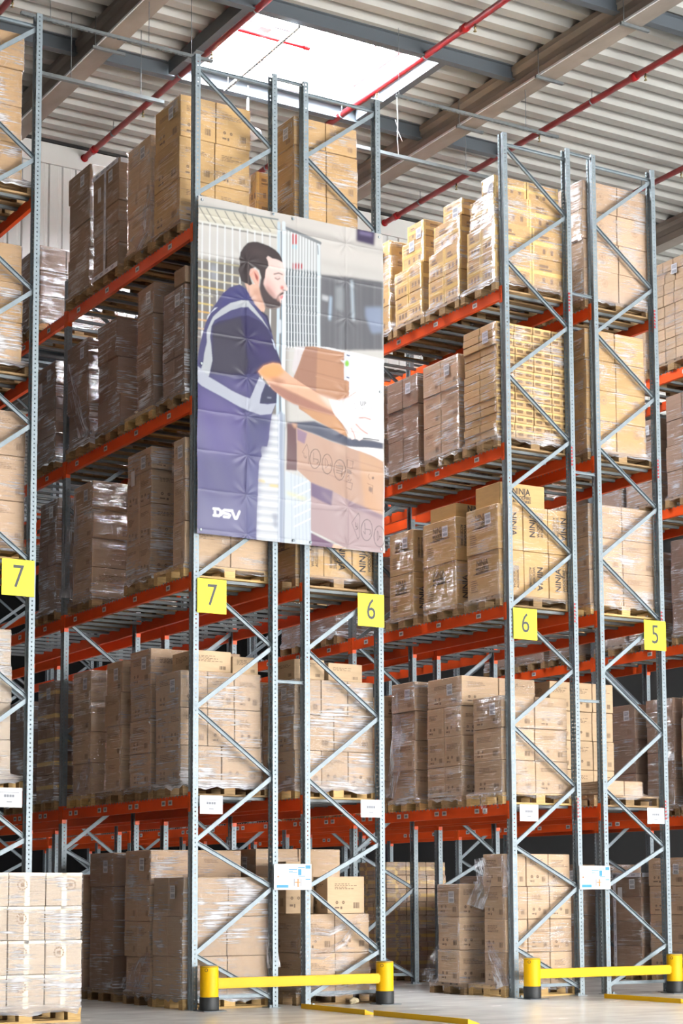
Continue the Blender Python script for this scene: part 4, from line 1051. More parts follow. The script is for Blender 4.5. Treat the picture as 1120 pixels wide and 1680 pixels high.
film_strip(LD_C1c, 'film_bunch', [(4.40, 2.55, 4.05), (4.38, 2.5, 3.5), (4.37, 2.55, 3.0), (4.39, 2.7, 2.6)], 0.16, 0.24, 16.0, 'film3')
for ld, yy in ((LD_A1d, -0.35), (LD_C1c, -0.35), (LD_A3d, -0.35)):
    obj('stamp', UIC_ME, ld, (-0.6025, yy, 0.062), (0, 0, -math.pi / 2), (0.8, 1, 0.9))
BANNER_OPS=[
('p',[(-0.187,9.523),(2.763,10.114),(2.72,5.256),(-0.164,5.0)],(206,203,198),0.0,1.0),
('p',[(-0.187,9.523),(2.757,9.485),(2.753,8.937),(-0.184,9.011)],(214,209,203),0.05,0.8),
('p',[(-0.065,9.321),(1.285,9.255),(1.874,9.242),(2.636,9.195),(2.636,9.157),(1.874,9.193),(1.285,9.207),(-0.065,9.251)],(150,148,146),0.03,0.7),
('p',[(1.652,8.932),(2.634,8.919),(2.634,8.882),(1.651,8.871)],(196,192,186),0.03,0.7),
('p',[(-0.02,8.653),(0.649,8.721),(0.748,8.164),(-0.018,8.039)],(122,118,116),0.03,1.0),
('p',[(-0.024,8.237),(1.192,8.441),(1.19,6.804),(-0.017,6.649)],(128,122,118),0.03,1.0),
('p',[(0.172,8.603),(0.245,8.639),(0.258,8.429),(0.185,8.405)],(170,176,186),0.03,0.8),
('p',[(0.001,9.286),(1.061,9.319),(1.049,9.134),(0.002,9.096)],(212,206,188),0.02,1.0),
('l',[(0.019,9.267),(0.08,9.178),(0.146,9.112)],0.0105,(110,112,112),0.003,1.0),
('l',[(0.109,9.267),(0.17,9.178),(0.237,9.114)],0.0105,(110,112,112),0.003,1.0),
('l',[(0.225,9.273),(0.286,9.183),(0.353,9.12)],0.0105,(110,112,112),0.003,1.0),
('l',[(0.353,9.28),(0.414,9.191),(0.482,9.128)],0.0105,(110,112,112),0.003,1.0),
('l',[(0.475,9.287),(0.537,9.197),(0.605,9.135)],0.0105,(110,112,112),0.003,1.0),
('l',[(0.599,9.294),(0.661,9.204),(0.729,9.143)],0.0105,(110,112,112),0.003,1.0),
('l',[(0.723,9.3),(0.785,9.21),(0.854,9.15)],0.0105,(110,112,112),0.003,1.0),
('l',[(0.841,9.306),(0.904,9.215),(0.973,9.156)],0.0105,(110,112,112),0.003,1.0),
('l',[(0.973,9.314),(1.036,9.223),(1.105,9.165)],0.0105,(110,112,112),0.003,1.0),
('l',[(0.001,9.28),(0.5,9.309),(1.074,9.322)],0.0187,(130,140,142),0.003,1.0),
('l',[(0.002,9.096),(0.5,9.111),(1.049,9.117)],0.0234,(225,225,215),0.004,1.0),
('l',[(0.002,9.071),(0.5,9.086),(1.048,9.094)],0.014,(95,98,96),0.006,1.0),
('l',[(0.06,9.086),(0.061,6.659)],0.0177,(228,232,234),0.004,1.0),
('l',[(0.159,9.09),(0.159,6.671)],0.0177,(228,232,234),0.004,1.0),
('l',[(0.258,9.095),(0.257,6.684)],0.0177,(228,232,234),0.004,1.0),
('l',[(0.357,9.1),(0.355,6.697)],0.0177,(228,232,234),0.004,1.0),
('l',[(0.457,9.104),(0.454,6.709)],0.0177,(228,232,234),0.004,1.0),
('l',[(0.558,9.109),(0.553,6.722)],0.0177,(228,232,234),0.004,1.0),
('l',[(0.659,9.114),(0.653,6.735)],0.0177,(228,232,234),0.004,1.0),
('l',[(0.76,9.119),(0.754,6.748)],0.0177,(228,232,234),0.004,1.0),
('l',[(0.862,9.123),(0.854,6.761)],0.0177,(228,232,234),0.004,1.0),
('l',[(0.965,9.128),(0.956,6.774)],0.0177,(228,232,234),0.004,1.0),
('l',[(1.068,9.133),(1.057,6.787)],0.0177,(228,232,234),0.004,1.0),
('l',[(1.171,9.138),(1.16,6.8)],0.0177,(228,232,234),0.004,1.0),
('l',[(-0.002,8.639),(0.575,8.652)],0.0152,(190,180,140),0.006,1.0),
('l',[(-0.002,8.523),(0.575,8.534)],0.0152,(215,205,170),0.006,1.0),
('l',[(-0.002,8.418),(0.575,8.427)],0.0152,(225,215,180),0.006,1.0),
('l',[(-0.001,8.318),(0.575,8.326)],0.0152,(232,205,120),0.006,1.0),
('l',[(-0.001,8.22),(0.197,8.224)],0.0143,(200,195,170),0.006,1.0),
('l',[(-0.001,8.116),(0.197,8.119)],0.0143,(232,205,110),0.006,1.0),
('l',[(-0.0,8.017),(0.198,8.02)],0.0143,(236,180,70),0.006,1.0),
('l',[(0.0,7.919),(0.198,7.921)],0.0143,(235,180,110),0.006,1.0),
('l',[(0.001,7.815),(0.198,7.817)],0.0143,(226,190,150),0.006,1.0),
('l',[(0.001,7.717),(0.199,7.718)],0.0143,(190,185,180),0.006,1.0),
('p',[(1.651,8.742),(2.067,8.784),(2.54,8.797),(2.533,7.934),(1.647,7.8)],(104,104,110),0.012,1.0),
('l',[(1.679,8.705),(1.671,7.816)],0.0188,(124,126,132),0.012,0.6),
('l',[(1.718,8.708),(1.708,7.821)],0.0076,(127,129,135),0.012,0.6),
('l',[(1.759,8.711),(1.756,7.828)],0.0098,(106,108,114),0.012,0.6),
('l',[(1.789,8.713),(1.79,7.834)],0.0133,(124,126,132),0.012,0.6),
('l',[(1.82,8.714),(1.813,7.837)],0.0093,(99,101,107),0.012,0.6),
('l',[(1.86,8.717),(1.859,7.844)],0.0157,(114,116,122),0.012,0.6),
('l',[(1.874,8.716),(1.876,7.847)],0.008,(138,140,146),0.012,0.6),
('l',[(1.923,8.721),(1.924,7.854)],0.0133,(142,144,150),0.012,0.6),
('l',[(1.955,8.723),(1.949,7.858)],0.0172,(146,148,154),0.012,0.6),
('l',[(1.982,8.724),(1.982,7.863)],0.0129,(136,138,144),0.012,0.6),
('l',[(2.027,8.728),(2.021,7.869)],0.0079,(146,148,154),0.012,0.6),
('l',[(2.051,8.728),(2.052,7.873)],0.0128,(106,108,114),0.012,0.6),
('l',[(2.087,8.731),(2.081,7.878)],0.0177,(109,111,117),0.012,0.6),
('l',[(2.12,8.732),(2.116,7.883)],0.0147,(124,126,132),0.012,0.6),
('l',[(2.161,8.736),(2.161,7.89)],0.0078,(133,135,141),0.012,0.6),
('l',[(2.18,8.735),(2.178,7.892)],0.0094,(128,130,136),0.012,0.6),
('l',[(2.227,8.74),(2.228,7.9)],0.0145,(124,126,132),0.012,0.6),
('l',[(2.258,8.741),(2.254,7.904)],0.0197,(103,105,111),0.012,0.6),
('l',[(2.282,8.742),(2.27,7.906)],0.018,(97,99,105),0.012,0.6),
('l',[(2.332,8.746),(2.324,7.914)],0.0082,(95,97,103),0.012,0.6),
('l',[(2.364,8.748),(2.355,7.919)],0.0169,(91,93,99),0.012,0.6),
('l',[(2.397,8.75),(2.393,7.925)],0.0169,(92,94,100),0.012,0.6),
('l',[(2.42,8.75),(2.412,7.928)],0.0183,(127,129,135),0.012,0.6),
('l',[(2.468,8.755),(2.458,7.935)],0.0079,(122,124,130),0.012,0.6),
('l',[(2.48,8.753),(2.475,7.937)],0.0078,(96,98,104),0.012,0.6),
('l',[(2.519,8.756),(2.509,7.943)],0.0107,(116,118,124),0.012,0.6),
('p',[(1.871,8.64),(1.982,8.634),(1.967,8.337),(1.87,8.346)],(160,166,170),0.02,0.7),
('l',[(2.101,8.728),(2.112,8.262)],0.0446,(178,190,200),0.012,0.9),
('p',[(2.289,8.439),(2.53,8.478),(2.528,8.156),(2.372,8.119),(2.288,8.328)],(140,152,176),0.02,1.0),
('l',[(1.801,8.481),(1.786,8.21)],0.0322,(170,190,210),0.012,1.0),
('p',[(1.677,8.497),(1.774,8.489),(1.76,8.425),(1.677,8.436)],(190,192,196),0.012,1.0),
('p',[(2.169,9.446),(2.438,9.452),(2.422,9.237),(2.168,9.253)],(62,50,84),0.014,1.0),
('p',[(2.211,9.391),(2.395,9.388),(2.387,9.349),(2.21,9.348)],(130,120,160),0.014,0.8),
('p',[(1.163,9.233),(1.652,9.128),(1.665,8.751),(1.634,7.883),(1.161,7.81)],(186,188,188),0.006,1.0),
('p',[(1.163,8.736),(1.651,8.773),(1.648,7.838),(1.161,7.764)],(96,104,112),0.012,1.0),
('p',[(1.264,9.179),(1.332,9.179),(1.332,9.057),(1.264,9.045)],(190,50,55),0.006,1.0),
('p',[(1.27,8.816),(1.412,8.835),(1.412,8.768),(1.27,8.743)],(175,50,60),0.008,1.0),
('p',[(1.264,9.039),(1.332,9.051),(1.331,8.997),(1.264,8.996)],(150,190,205),0.008,1.0),
('l',[(1.171,9.216),(1.172,7.764)],0.0161,(232,238,240),0.003,1.0),
('l',[(1.212,9.209),(1.212,7.77)],0.0161,(232,238,240),0.003,1.0),
('l',[(1.252,9.202),(1.252,7.776)],0.0161,(232,238,240),0.003,1.0),
('l',[(1.293,9.195),(1.293,7.782)],0.0161,(232,238,240),0.003,1.0),
('l',[(1.333,9.188),(1.333,7.789)],0.0161,(232,238,240),0.003,1.0),
('l',[(1.374,9.181),(1.373,7.795)],0.0161,(232,238,240),0.003,1.0),
('l',[(1.415,9.174),(1.414,7.801)],0.0161,(232,238,240),0.003,1.0),
('l',[(1.455,9.166),(1.454,7.807)],0.0161,(232,238,240),0.003,1.0),
('l',[(1.496,9.159),(1.495,7.813)],0.0161,(232,238,240),0.003,1.0),
('l',[(1.537,9.152),(1.536,7.819)],0.0161,(232,238,240),0.003,1.0),
('l',[(1.578,9.145),(1.577,7.826)],0.0161,(232,238,240),0.003,1.0),
('l',[(1.619,9.138),(1.618,7.832)],0.0161,(232,238,240),0.003,1.0),
('l',[(1.169,8.641),(1.637,8.691)],0.0062,(205,212,216),0.003,0.8),
('l',[(1.169,8.526),(1.637,8.575)],0.0062,(205,212,216),0.003,0.8),
('l',[(1.169,8.412),(1.636,8.46)],0.0062,(205,212,216),0.003,0.8),
('l',[(1.169,8.297),(1.636,8.344)],0.0062,(205,212,216),0.003,0.8),
('l',[(1.169,8.183),(1.635,8.228)],0.0062,(205,212,216),0.003,0.8),
('l',[(1.168,8.069),(1.635,8.113)],0.0062,(205,212,216),0.003,0.8),
('l',[(1.168,7.955),(1.635,7.998)],0.0062,(205,212,216),0.003,0.8),
('l',[(1.168,7.841),(1.634,7.883)],0.0062,(205,212,216),0.003,0.8),
('l',[(1.168,7.728),(1.634,7.768)],0.0062,(205,212,216),0.003,0.8),
('l',[(1.168,7.614),(1.633,7.653)],0.0062,(205,212,216),0.003,0.8),
('l',[(1.157,9.238),(1.652,9.134)],0.0396,(128,132,136),0.004,1.0),
('l',[(1.632,9.1),(1.637,7.836)],0.0421,(214,226,232),0.004,1.0),
('l',[(1.618,9.097),(1.624,8.988)],0.0099,(90,95,98),0.004,1.0),
('l',[(1.085,9.279),(1.067,7.824),(1.073,5.327)],0.0385,(196,214,226),0.004,1.0),
('l',[(1.151,9.292),(1.141,7.835),(1.13,5.333)],0.0462,(222,232,238),0.004,1.0),
('l',[(1.118,9.18),(1.105,5.33)],0.0154,(120,140,155),0.003,1.0),
('l',[(1.091,8.072),(1.09,7.944)],0.044,(205,212,220),0.006,1.0),
('p',[(0.764,6.896),(1.084,6.938),(1.082,5.385),(0.765,5.398)],(205,208,214),0.01,1.0),
('l',[(0.77,6.875),(1.084,6.892)],0.0272,(228,230,236),0.006,1.0),
('l',[(0.77,6.832),(1.084,6.849)],0.0102,(176,180,190),0.006,0.7),
('l',[(0.77,6.78),(1.083,6.797)],0.0363,(228,230,236),0.006,1.0),
('l',[(0.77,6.737),(1.083,6.753)],0.0102,(176,180,190),0.006,0.7),
('l',[(0.77,6.685),(1.083,6.701)],0.0454,(228,230,236),0.006,1.0),
('l',[(0.77,6.642),(1.083,6.658)],0.0102,(176,180,190),0.006,0.7),
('l',[(0.77,6.591),(1.083,6.606)],0.0272,(228,230,236),0.006,1.0),
('l',[(0.77,6.548),(1.083,6.563)],0.0102,(176,180,190),0.006,0.7),
('l',[(0.77,6.496),(1.083,6.511)],0.0363,(228,230,236),0.006,1.0),
('l',[(0.77,6.453),(1.083,6.468)],0.0102,(176,180,190),0.006,0.7),
('l',[(0.77,6.402),(1.083,6.416)],0.0454,(228,230,236),0.006,1.0),
('l',[(0.77,6.359),(1.083,6.372)],0.0102,(176,180,190),0.006,0.7),
('l',[(0.77,6.307),(1.083,6.321)],0.0272,(228,230,236),0.006,1.0),
('l',[(0.771,6.265),(1.083,6.277)],0.0102,(176,180,190),0.006,0.7),
('l',[(0.771,6.213),(1.083,6.226)],0.0363,(228,230,236),0.006,1.0),
('l',[(0.771,6.17),(1.083,6.182)],0.0102,(176,180,190),0.006,0.7),
('l',[(0.771,6.119),(1.083,6.131)],0.0454,(228,230,236),0.006,1.0),
('l',[(0.771,6.076),(1.083,6.088)],0.0102,(176,180,190),0.006,0.7),
('l',[(0.771,6.025),(1.083,6.036)],0.0272,(228,230,236),0.006,1.0),
('l',[(0.771,5.982),(1.083,5.993)],0.0102,(176,180,190),0.006,0.7),
('l',[(0.771,5.931),(1.083,5.941)],0.0363,(228,230,236),0.006,1.0),
('l',[(0.771,5.888),(1.083,5.898)],0.0102,(176,180,190),0.006,0.7),
('l',[(0.771,5.837),(1.083,5.846)],0.0454,(228,230,236),0.006,1.0),
('l',[(0.771,5.794),(1.083,5.803)],0.0102,(176,180,190),0.006,0.7),
('l',[(0.771,5.743),(1.082,5.752)],0.0272,(228,230,236),0.006,1.0),
('l',[(0.771,5.7),(1.082,5.709)],0.0102,(176,180,190),0.006,0.7),
('l',[(0.771,5.649),(1.082,5.657)],0.0363,(228,230,236),0.006,1.0),
('l',[(0.771,5.607),(1.082,5.615)],0.0102,(176,180,190),0.006,0.7),
('l',[(0.771,5.556),(1.082,5.563)],0.0454,(228,230,236),0.006,1.0),
('l',[(0.771,5.513),(1.082,5.52)],0.0102,(176,180,190),0.006,0.7),
('l',[(0.771,5.462),(1.082,5.469)],0.0272,(228,230,236),0.006,1.0),
('l',[(0.771,5.419),(1.082,5.426)],0.0102,(176,180,190),0.006,0.7),
('l',[(0.812,6.112),(0.884,6.109)],0.034,(225,205,150),0.012,1.0),
('l',[(0.968,6.07),(1.065,6.07)],0.034,(225,205,140),0.012,1.0),
('p',[(0.992,5.74),(1.07,5.749),(1.064,5.555),(1.022,5.561)],(150,158,172),0.02,0.8),
('p',[(1.172,6.272),(1.538,6.181),(1.535,5.334),(1.122,5.368)],(206,214,222),0.006,1.0),
('l',[(1.255,6.26),(1.253,5.344)],0.0069,(178,190,204),0.003,1.0),
('l',[(1.305,6.265),(1.303,5.349)],0.0069,(178,190,204),0.003,1.0),
('l',[(1.355,6.271),(1.352,5.354)],0.0069,(178,190,204),0.003,1.0),
('l',[(1.405,6.277),(1.402,5.358)],0.0069,(178,190,204),0.003,1.0),
('l',[(1.455,6.283),(1.452,5.363)],0.0069,(178,190,204),0.003,1.0),
('l',[(1.505,6.289),(1.502,5.368)],0.0069,(178,190,204),0.003,1.0),
('l',[(1.288,6.08),(1.53,6.21)],0.0139,(235,238,242),0.003,1.0),
('l',[(1.287,5.962),(1.529,6.092)],0.0139,(235,238,242),0.003,1.0),
('l',[(1.287,5.845),(1.529,5.974)],0.0139,(235,238,242),0.003,1.0),
('l',[(1.287,5.727),(1.529,5.855)],0.0139,(235,238,242),0.003,1.0),
('l',[(1.287,5.61),(1.528,5.738)],0.0139,(235,238,242),0.003,1.0),
('l',[(1.199,6.007),(1.439,5.962)],0.0248,(228,222,150),0.02,1.0),
('l',[(1.108,6.941),(1.113,6.335),(1.106,5.388)],0.0703,(158,168,188),0.012,1.0),
('l',[(1.084,6.938),(1.086,5.386)],0.0113,(220,226,236),0.004,1.0),
('l',[(1.157,6.948),(1.149,5.392)],0.0102,(120,130,150),0.006,1.0),
('p',[(1.187,6.857),(1.563,6.917),(1.808,6.865),(1.972,6.814),(2.041,6.774),(2.25,6.782),(2.531,6.781),(2.531,6.695),(1.999,6.666),(1.508,6.767),(1.32,6.791)],(82,86,106),0.01,1.0),
('p',[(1.304,7.794),(1.457,7.817),(1.375,7.596),(1.307,7.447),(1.261,7.492)],(214,208,210),0.006,1.0),
('p',[(1.553,7.843),(1.757,7.858),(2.163,7.843),(2.549,7.815),(2.54,6.769),(2.343,6.793),(2.194,6.799),(2.048,7.184),(2.039,7.28),(2.05,7.492),(1.987,7.824)],(236,236,238),0.004,1.0),
('p',[(1.448,7.815),(1.557,7.837),(1.992,7.825),(2.054,7.493),(2.043,7.264),(1.901,7.197),(1.845,6.964),(1.753,6.888),(1.536,6.955),(1.356,7.043),(1.286,7.415),(1.358,7.586),(1.412,7.738)],(190,142,112),0.003,1.0),
('p',[(1.448,7.815),(1.615,7.825),(1.587,7.282),(1.411,7.337),(1.286,7.415),(1.376,7.62)],(166,122,102),0.008,1.0),
('l',[(1.394,7.703),(2.014,7.682)],0.0082,(160,115,92),0.006,1.0),
('l',[(1.375,7.532),(2.022,7.48)],0.0082,(160,115,92),0.006,1.0),
('l',[(1.583,7.474),(2.031,7.425)],0.0066,(205,160,130),0.006,1.0),
('p',[(1.392,7.048),(1.681,7.038),(1.845,7.02),(1.964,6.931),(2.037,6.779),(1.753,6.872),(1.536,6.947)],(202,152,112),0.006,1.0),
('p',[(1.983,7.817),(2.074,7.811),(2.061,7.474),(1.981,7.483)],(226,230,240),0.003,1.0),
('p',[(2.053,7.696),(2.051,7.684),(2.047,7.672),(2.04,7.662),(2.032,7.656),(2.023,7.652),(2.014,7.653),(2.006,7.657),(1.999,7.665),(1.995,7.675),(1.994,7.687),(1.995,7.699),(1.999,7.711),(2.006,7.721),(2.014,7.727),(2.023,7.731),(2.033,7.73),(2.041,7.726),(2.047,7.718),(2.051,7.708)],(140,204,70),0.008,1.0),
('l',[(2.02,7.793),(2.052,7.792)],0.0165,(40,50,100),0.003,1.0),
('l',[(2.019,7.52),(2.05,7.518)],0.0165,(40,50,100),0.003,1.0),
('p',[(1.931,7.727),(1.986,7.727),(1.977,7.685)],(235,236,240),0.003,1.0),
('l',[(2.194,6.792),(2.334,6.8),(2.475,6.798)],0.0115,(60,55,60),0.003,1.0),
('l',[(2.281,7.326),(2.402,7.19),(2.337,7.178),(2.141,7.145),(2.16,7.207),(2.119,7.207),(2.281,7.326)],0.0036,(160,160,164),0.002,1.0),
('l',[(2.216,7.249),(2.219,7.211),(2.232,7.199),(2.245,7.211),(2.249,7.254)],0.0082,(110,110,116),0.001,1.0),
('l',[(2.266,7.202),(2.266,7.251),(2.29,7.251),(2.292,7.233),(2.266,7.223)],0.0082,(110,110,116),0.001,1.0),
('p',[(1.189,6.851),(1.323,6.86),(1.327,6.287),(1.188,6.286)],(112,82,86),0.006,1.0),
('p',[(1.253,6.853),(1.327,6.851),(1.327,6.791),(1.28,6.809)],(196,150,120),0.012,1.0),
('p',[(1.32,6.814),(1.508,6.767),(1.78,6.705),(1.999,6.666),(2.193,6.636),(2.389,6.586),(2.529,6.536),(2.524,5.873),(2.258,5.93),(2.023,6.011),(1.777,6.092),(1.52,6.17),(1.326,6.302)],(194,160,142),0.003,1.0),
('p',[(1.999,6.666),(2.333,6.687),(2.531,6.691),(2.529,6.536),(2.389,6.586),(2.193,6.636)],(240,238,240),0.004,1.0),
('p',[(1.327,6.803),(1.465,6.759),(1.435,6.627),(1.333,6.659)],(146,120,146),0.006,0.9),
('p',[(2.193,6.633),(2.529,6.534),(2.524,5.879),(2.251,5.935)],(208,166,134),0.02,0.9),
('l',[(2.012,6.529),(2.521,6.444)],0.005,(165,130,115),0.006,1.0),
('p',[(1.834,6.652),(1.999,6.66),(1.985,6.55),(1.889,6.586)],(212,180,160),0.03,0.6),
('l',[(1.346,6.313),(1.669,6.309),(2.025,6.23)],0.005,(150,120,115),0.006,1.0),
('p',[(1.517,6.172),(1.804,6.095),(2.023,6.011),(2.258,5.93),(2.524,5.876),(2.52,5.401),(2.02,5.412),(1.515,5.586)],(180,156,158),0.003,1.0),
('p',[(1.523,6.171),(1.812,6.093),(1.795,5.915),(1.522,6.004)],(122,104,132),0.008,1.0),
('p',[(2.023,6.007),(2.524,5.873),(2.524,5.819),(2.023,5.923)],(150,126,138),0.012,0.9),
('l',[(1.522,5.853),(2.023,5.869),(2.02,5.379)],0.0062,(140,120,126),0.006,1.0),
('l',[(1.682,6.06),(1.913,5.87)],0.0124,(198,176,178),0.02,0.7),
('p',[(1.515,5.562),(1.835,5.445),(1.801,5.382),(1.515,5.391)],(122,92,118),0.006,1.0),
('p',[(1.822,5.45),(2.006,5.418),(1.801,5.399)],(226,176,146),0.006,1.0),
('l',[(1.648,6.471),(1.644,6.435),(1.634,6.401),(1.619,6.373),(1.599,6.354),(1.577,6.346),(1.555,6.349),(1.536,6.363),(1.52,6.387),(1.511,6.419),(1.507,6.454),(1.511,6.491),(1.521,6.525),(1.536,6.552),(1.556,6.571),(1.578,6.58),(1.6,6.577),(1.619,6.562),(1.635,6.538),(1.645,6.507),(1.648,6.471)],0.0074,(66,58,64),0.002,0.85),
('l',[(1.813,6.425),(1.809,6.387),(1.798,6.352),(1.782,6.323),(1.762,6.304),(1.74,6.295),(1.717,6.299),(1.697,6.314),(1.682,6.338),(1.671,6.371),(1.668,6.408),(1.672,6.446),(1.682,6.48),(1.698,6.509),(1.718,6.529),(1.741,6.537),(1.763,6.534),(1.783,6.519),(1.799,6.494),(1.809,6.462),(1.813,6.425)],0.0074,(66,58,64),0.002,0.85),
('l',[(1.991,6.374),(1.987,6.334),(1.975,6.298),(1.958,6.268),(1.936,6.247),(1.912,6.238),(1.888,6.242),(1.866,6.257),(1.849,6.283),(1.838,6.317),(1.834,6.355),(1.838,6.395),(1.849,6.431),(1.867,6.461),(1.889,6.482),(1.913,6.491),(1.937,6.488),(1.959,6.472),(1.976,6.446),(1.987,6.412),(1.991,6.374)],0.0074,(66,58,64),0.002,0.85),
('l',[(2.365,5.673),(2.361,5.633),(2.35,5.595),(2.332,5.565),(2.31,5.544),(2.286,5.536),(2.262,5.54),(2.241,5.556),(2.224,5.583),(2.213,5.618),(2.209,5.658),(2.213,5.698),(2.225,5.736),(2.242,5.766),(2.264,5.787),(2.288,5.796),(2.312,5.792),(2.334,5.776),(2.351,5.749),(2.362,5.713),(2.365,5.673)],0.0074,(66,58,64),0.002,0.85),
('l',[(2.55,5.613),(2.546,5.572),(2.534,5.535),(2.516,5.504),(2.493,5.484),(2.467,5.475),(2.442,5.479),(2.42,5.495),(2.402,5.522),(2.391,5.557),(2.387,5.597),(2.391,5.638),(2.403,5.675),(2.421,5.706),(2.444,5.727),(2.469,5.736),(2.495,5.732),(2.517,5.716),(2.535,5.688),(2.546,5.653),(2.55,5.613)],0.0074,(66,58,64),0.002,0.85),
('l',[(1.465,6.628),(1.402,6.518),(1.427,6.512),(1.427,6.471),(1.456,6.462)],0.005,(66,58,64),0.002,0.7),
('l',[(1.465,6.628),(1.494,6.55),(1.487,6.395)],0.005,(66,58,64),0.002,0.7),
('l',[(1.437,6.484),(1.464,6.475),(1.464,6.457),(1.437,6.46)],0.005,(66,58,64),0.002,0.7),
('l',[(1.555,6.534),(1.561,6.427)],0.0062,(66,58,64),0.002,0.7),
('l',[(1.555,6.462),(1.615,6.455),(1.622,6.423),(1.602,6.411)],0.0074,(66,58,64),0.002,0.8),
('l',[(1.711,6.487),(1.713,6.362),(1.751,6.402),(1.738,6.46),(1.711,6.487)],0.005,(66,58,64),0.002,0.8),
('l',[(1.751,6.408),(1.795,6.402)],0.0062,(66,58,64),0.002,0.8),
('l',[(1.789,6.431),(1.795,6.374)],0.0062,(66,58,64),0.002,0.8),
('l',[(1.867,6.416),(1.95,6.407)],0.0087,(66,58,64),0.003,0.75),
('l',[(1.867,6.387),(1.95,6.379)],0.0087,(66,58,64),0.003,0.75),
('l',[(1.867,6.358),(1.949,6.35)],0.0087,(66,58,64),0.003,0.75),
('l',[(1.867,6.329),(1.949,6.321)],0.0087,(66,58,64),0.003,0.75),
('l',[(1.902,6.426),(1.957,6.414),(1.942,6.28)],0.0062,(66,58,64),0.002,0.8),
('l',[(2.012,6.499),(2.103,6.492),(2.089,6.403),(2.009,6.408),(2.012,6.499)],0.005,(66,58,64),0.002,0.8),
('l',[(2.004,6.227),(2.088,6.218),(2.074,6.137),(2.002,6.155)],0.005,(66,58,64),0.002,0.8),
('l',[(2.014,6.379),(2.069,6.367)],0.0111,(66,58,64),0.003,0.7),
('l',[(2.014,6.362),(2.069,6.35)],0.0111,(66,58,64),0.003,0.7),
('l',[(2.014,6.345),(2.069,6.333)],0.0111,(66,58,64),0.003,0.7),
('l',[(2.014,6.289),(2.039,6.315),(2.038,6.243),(2.014,6.252)],0.0062,(66,58,64),0.002,0.8),
('l',[(2.073,6.271),(2.052,6.233)],0.0062,(66,58,64),0.002,0.8),
('l',[(2.331,6.361),(2.317,6.329),(2.347,6.296)],0.005,(66,58,64),0.002,0.7),
('p',[(2.397,6.32),(2.396,6.315),(2.394,6.31),(2.391,6.306),(2.387,6.303),(2.382,6.302),(2.378,6.302),(2.374,6.304),(2.371,6.307),(2.369,6.312),(2.369,6.317),(2.369,6.322),(2.371,6.327),(2.374,6.331),(2.378,6.334),(2.383,6.336),(2.387,6.335),(2.391,6.333),(2.394,6.33),(2.396,6.325)],(66,58,64),0.003,0.7),
('l',[(2.309,6.244),(2.386,6.222),(2.383,6.125)],0.005,(66,58,64),0.002,0.7),
('p',[(2.33,6.21),(2.379,6.197),(2.371,6.136),(2.323,6.154)],(110,95,95),0.006,0.7),
('l',[(2.17,5.861),(2.074,5.733),(2.164,5.541),(2.187,5.58),(2.18,5.694),(2.192,5.815),(2.17,5.861)],0.005,(66,58,64),0.002,0.85),
('l',[(2.128,5.742),(2.128,5.7),(2.153,5.697),(2.153,5.733)],0.0062,(66,58,64),0.002,0.8),
('l',[(2.128,5.658),(2.159,5.667),(2.16,5.685),(2.132,5.689)],0.0062,(66,58,64),0.002,0.8),
('l',[(2.257,5.749),(2.267,5.612),(2.24,5.645)],0.0062,(66,58,64),0.002,0.8),
('l',[(2.268,5.678),(2.333,5.673),(2.343,5.631),(2.323,5.614)],0.0074,(66,58,64),0.002,0.85),
('l',[(2.435,5.671),(2.437,5.55),(2.466,5.589),(2.445,5.666)],0.0062,(66,58,64),0.002,0.8),
('l',[(2.466,5.607),(2.508,5.599)],0.0062,(66,58,64),0.002,0.8),
('p',[(0.617,8.458),(0.685,8.449),(0.757,8.469),(0.805,8.462),(0.837,8.358),(0.874,8.255),(0.892,8.192),(0.878,8.145),(0.854,8.133),(0.797,8.166),(0.717,8.276),(0.657,8.357)],(226,184,162),0.004,1.0),
('p',[(0.717,8.374),(0.797,8.439),(0.837,8.351),(0.886,8.206),(0.837,8.22)],(196,146,126),0.02,0.7),
('p',[(0.934,8.848),(0.991,8.828),(1.032,8.828),(1.089,8.82),(1.134,8.802),(1.153,8.728),(1.167,8.656),(1.153,8.61),(1.171,8.561),(1.207,8.49),(1.197,8.463),(1.156,8.459),(1.156,8.426),(1.138,8.401),(1.143,8.38),(1.129,8.348),(1.109,8.323),(1.115,8.302),(1.097,8.246),(1.048,8.221),(0.975,8.203),(0.902,8.207),(0.87,8.254),(0.837,8.358),(0.828,8.466),(0.87,8.561),(0.902,8.669),(0.938,8.72),(0.934,8.778),(0.91,8.817)],(238,208,200),0.003,1.0),
('p',[(1.097,8.792),(1.138,8.792),(1.163,8.671),(1.13,8.672)],(246,226,222),0.02,0.8),
('p',[(0.89,8.565),(0.934,8.587),(1.032,8.479),(1.048,8.371),(0.967,8.38),(0.902,8.442)],(232,182,172),0.03,0.8),
('p',[(0.894,8.499),(0.967,8.446),(1.048,8.364),(1.052,8.321),(0.967,8.336),(0.898,8.398)],(172,126,120),0.02,0.75),
('p',[(0.89,8.587),(0.87,8.488),(0.902,8.428),(0.951,8.377),(1.007,8.339),(1.046,8.335),(1.064,8.378),(1.097,8.413),(1.138,8.442),(1.156,8.437),(1.138,8.412),(1.097,8.393),(1.076,8.362),(1.089,8.327),(1.097,8.299),(1.116,8.295),(1.097,8.243),(1.048,8.22),(0.975,8.2),(0.902,8.205),(0.87,8.254),(0.829,8.357),(0.813,8.427),(0.829,8.54),(0.853,8.566)],(72,58,60),0.008,1.0),
('p',[(1.064,8.371),(1.097,8.387),(1.093,8.328),(1.072,8.31),(1.052,8.328)],(206,160,150),0.01,0.8),
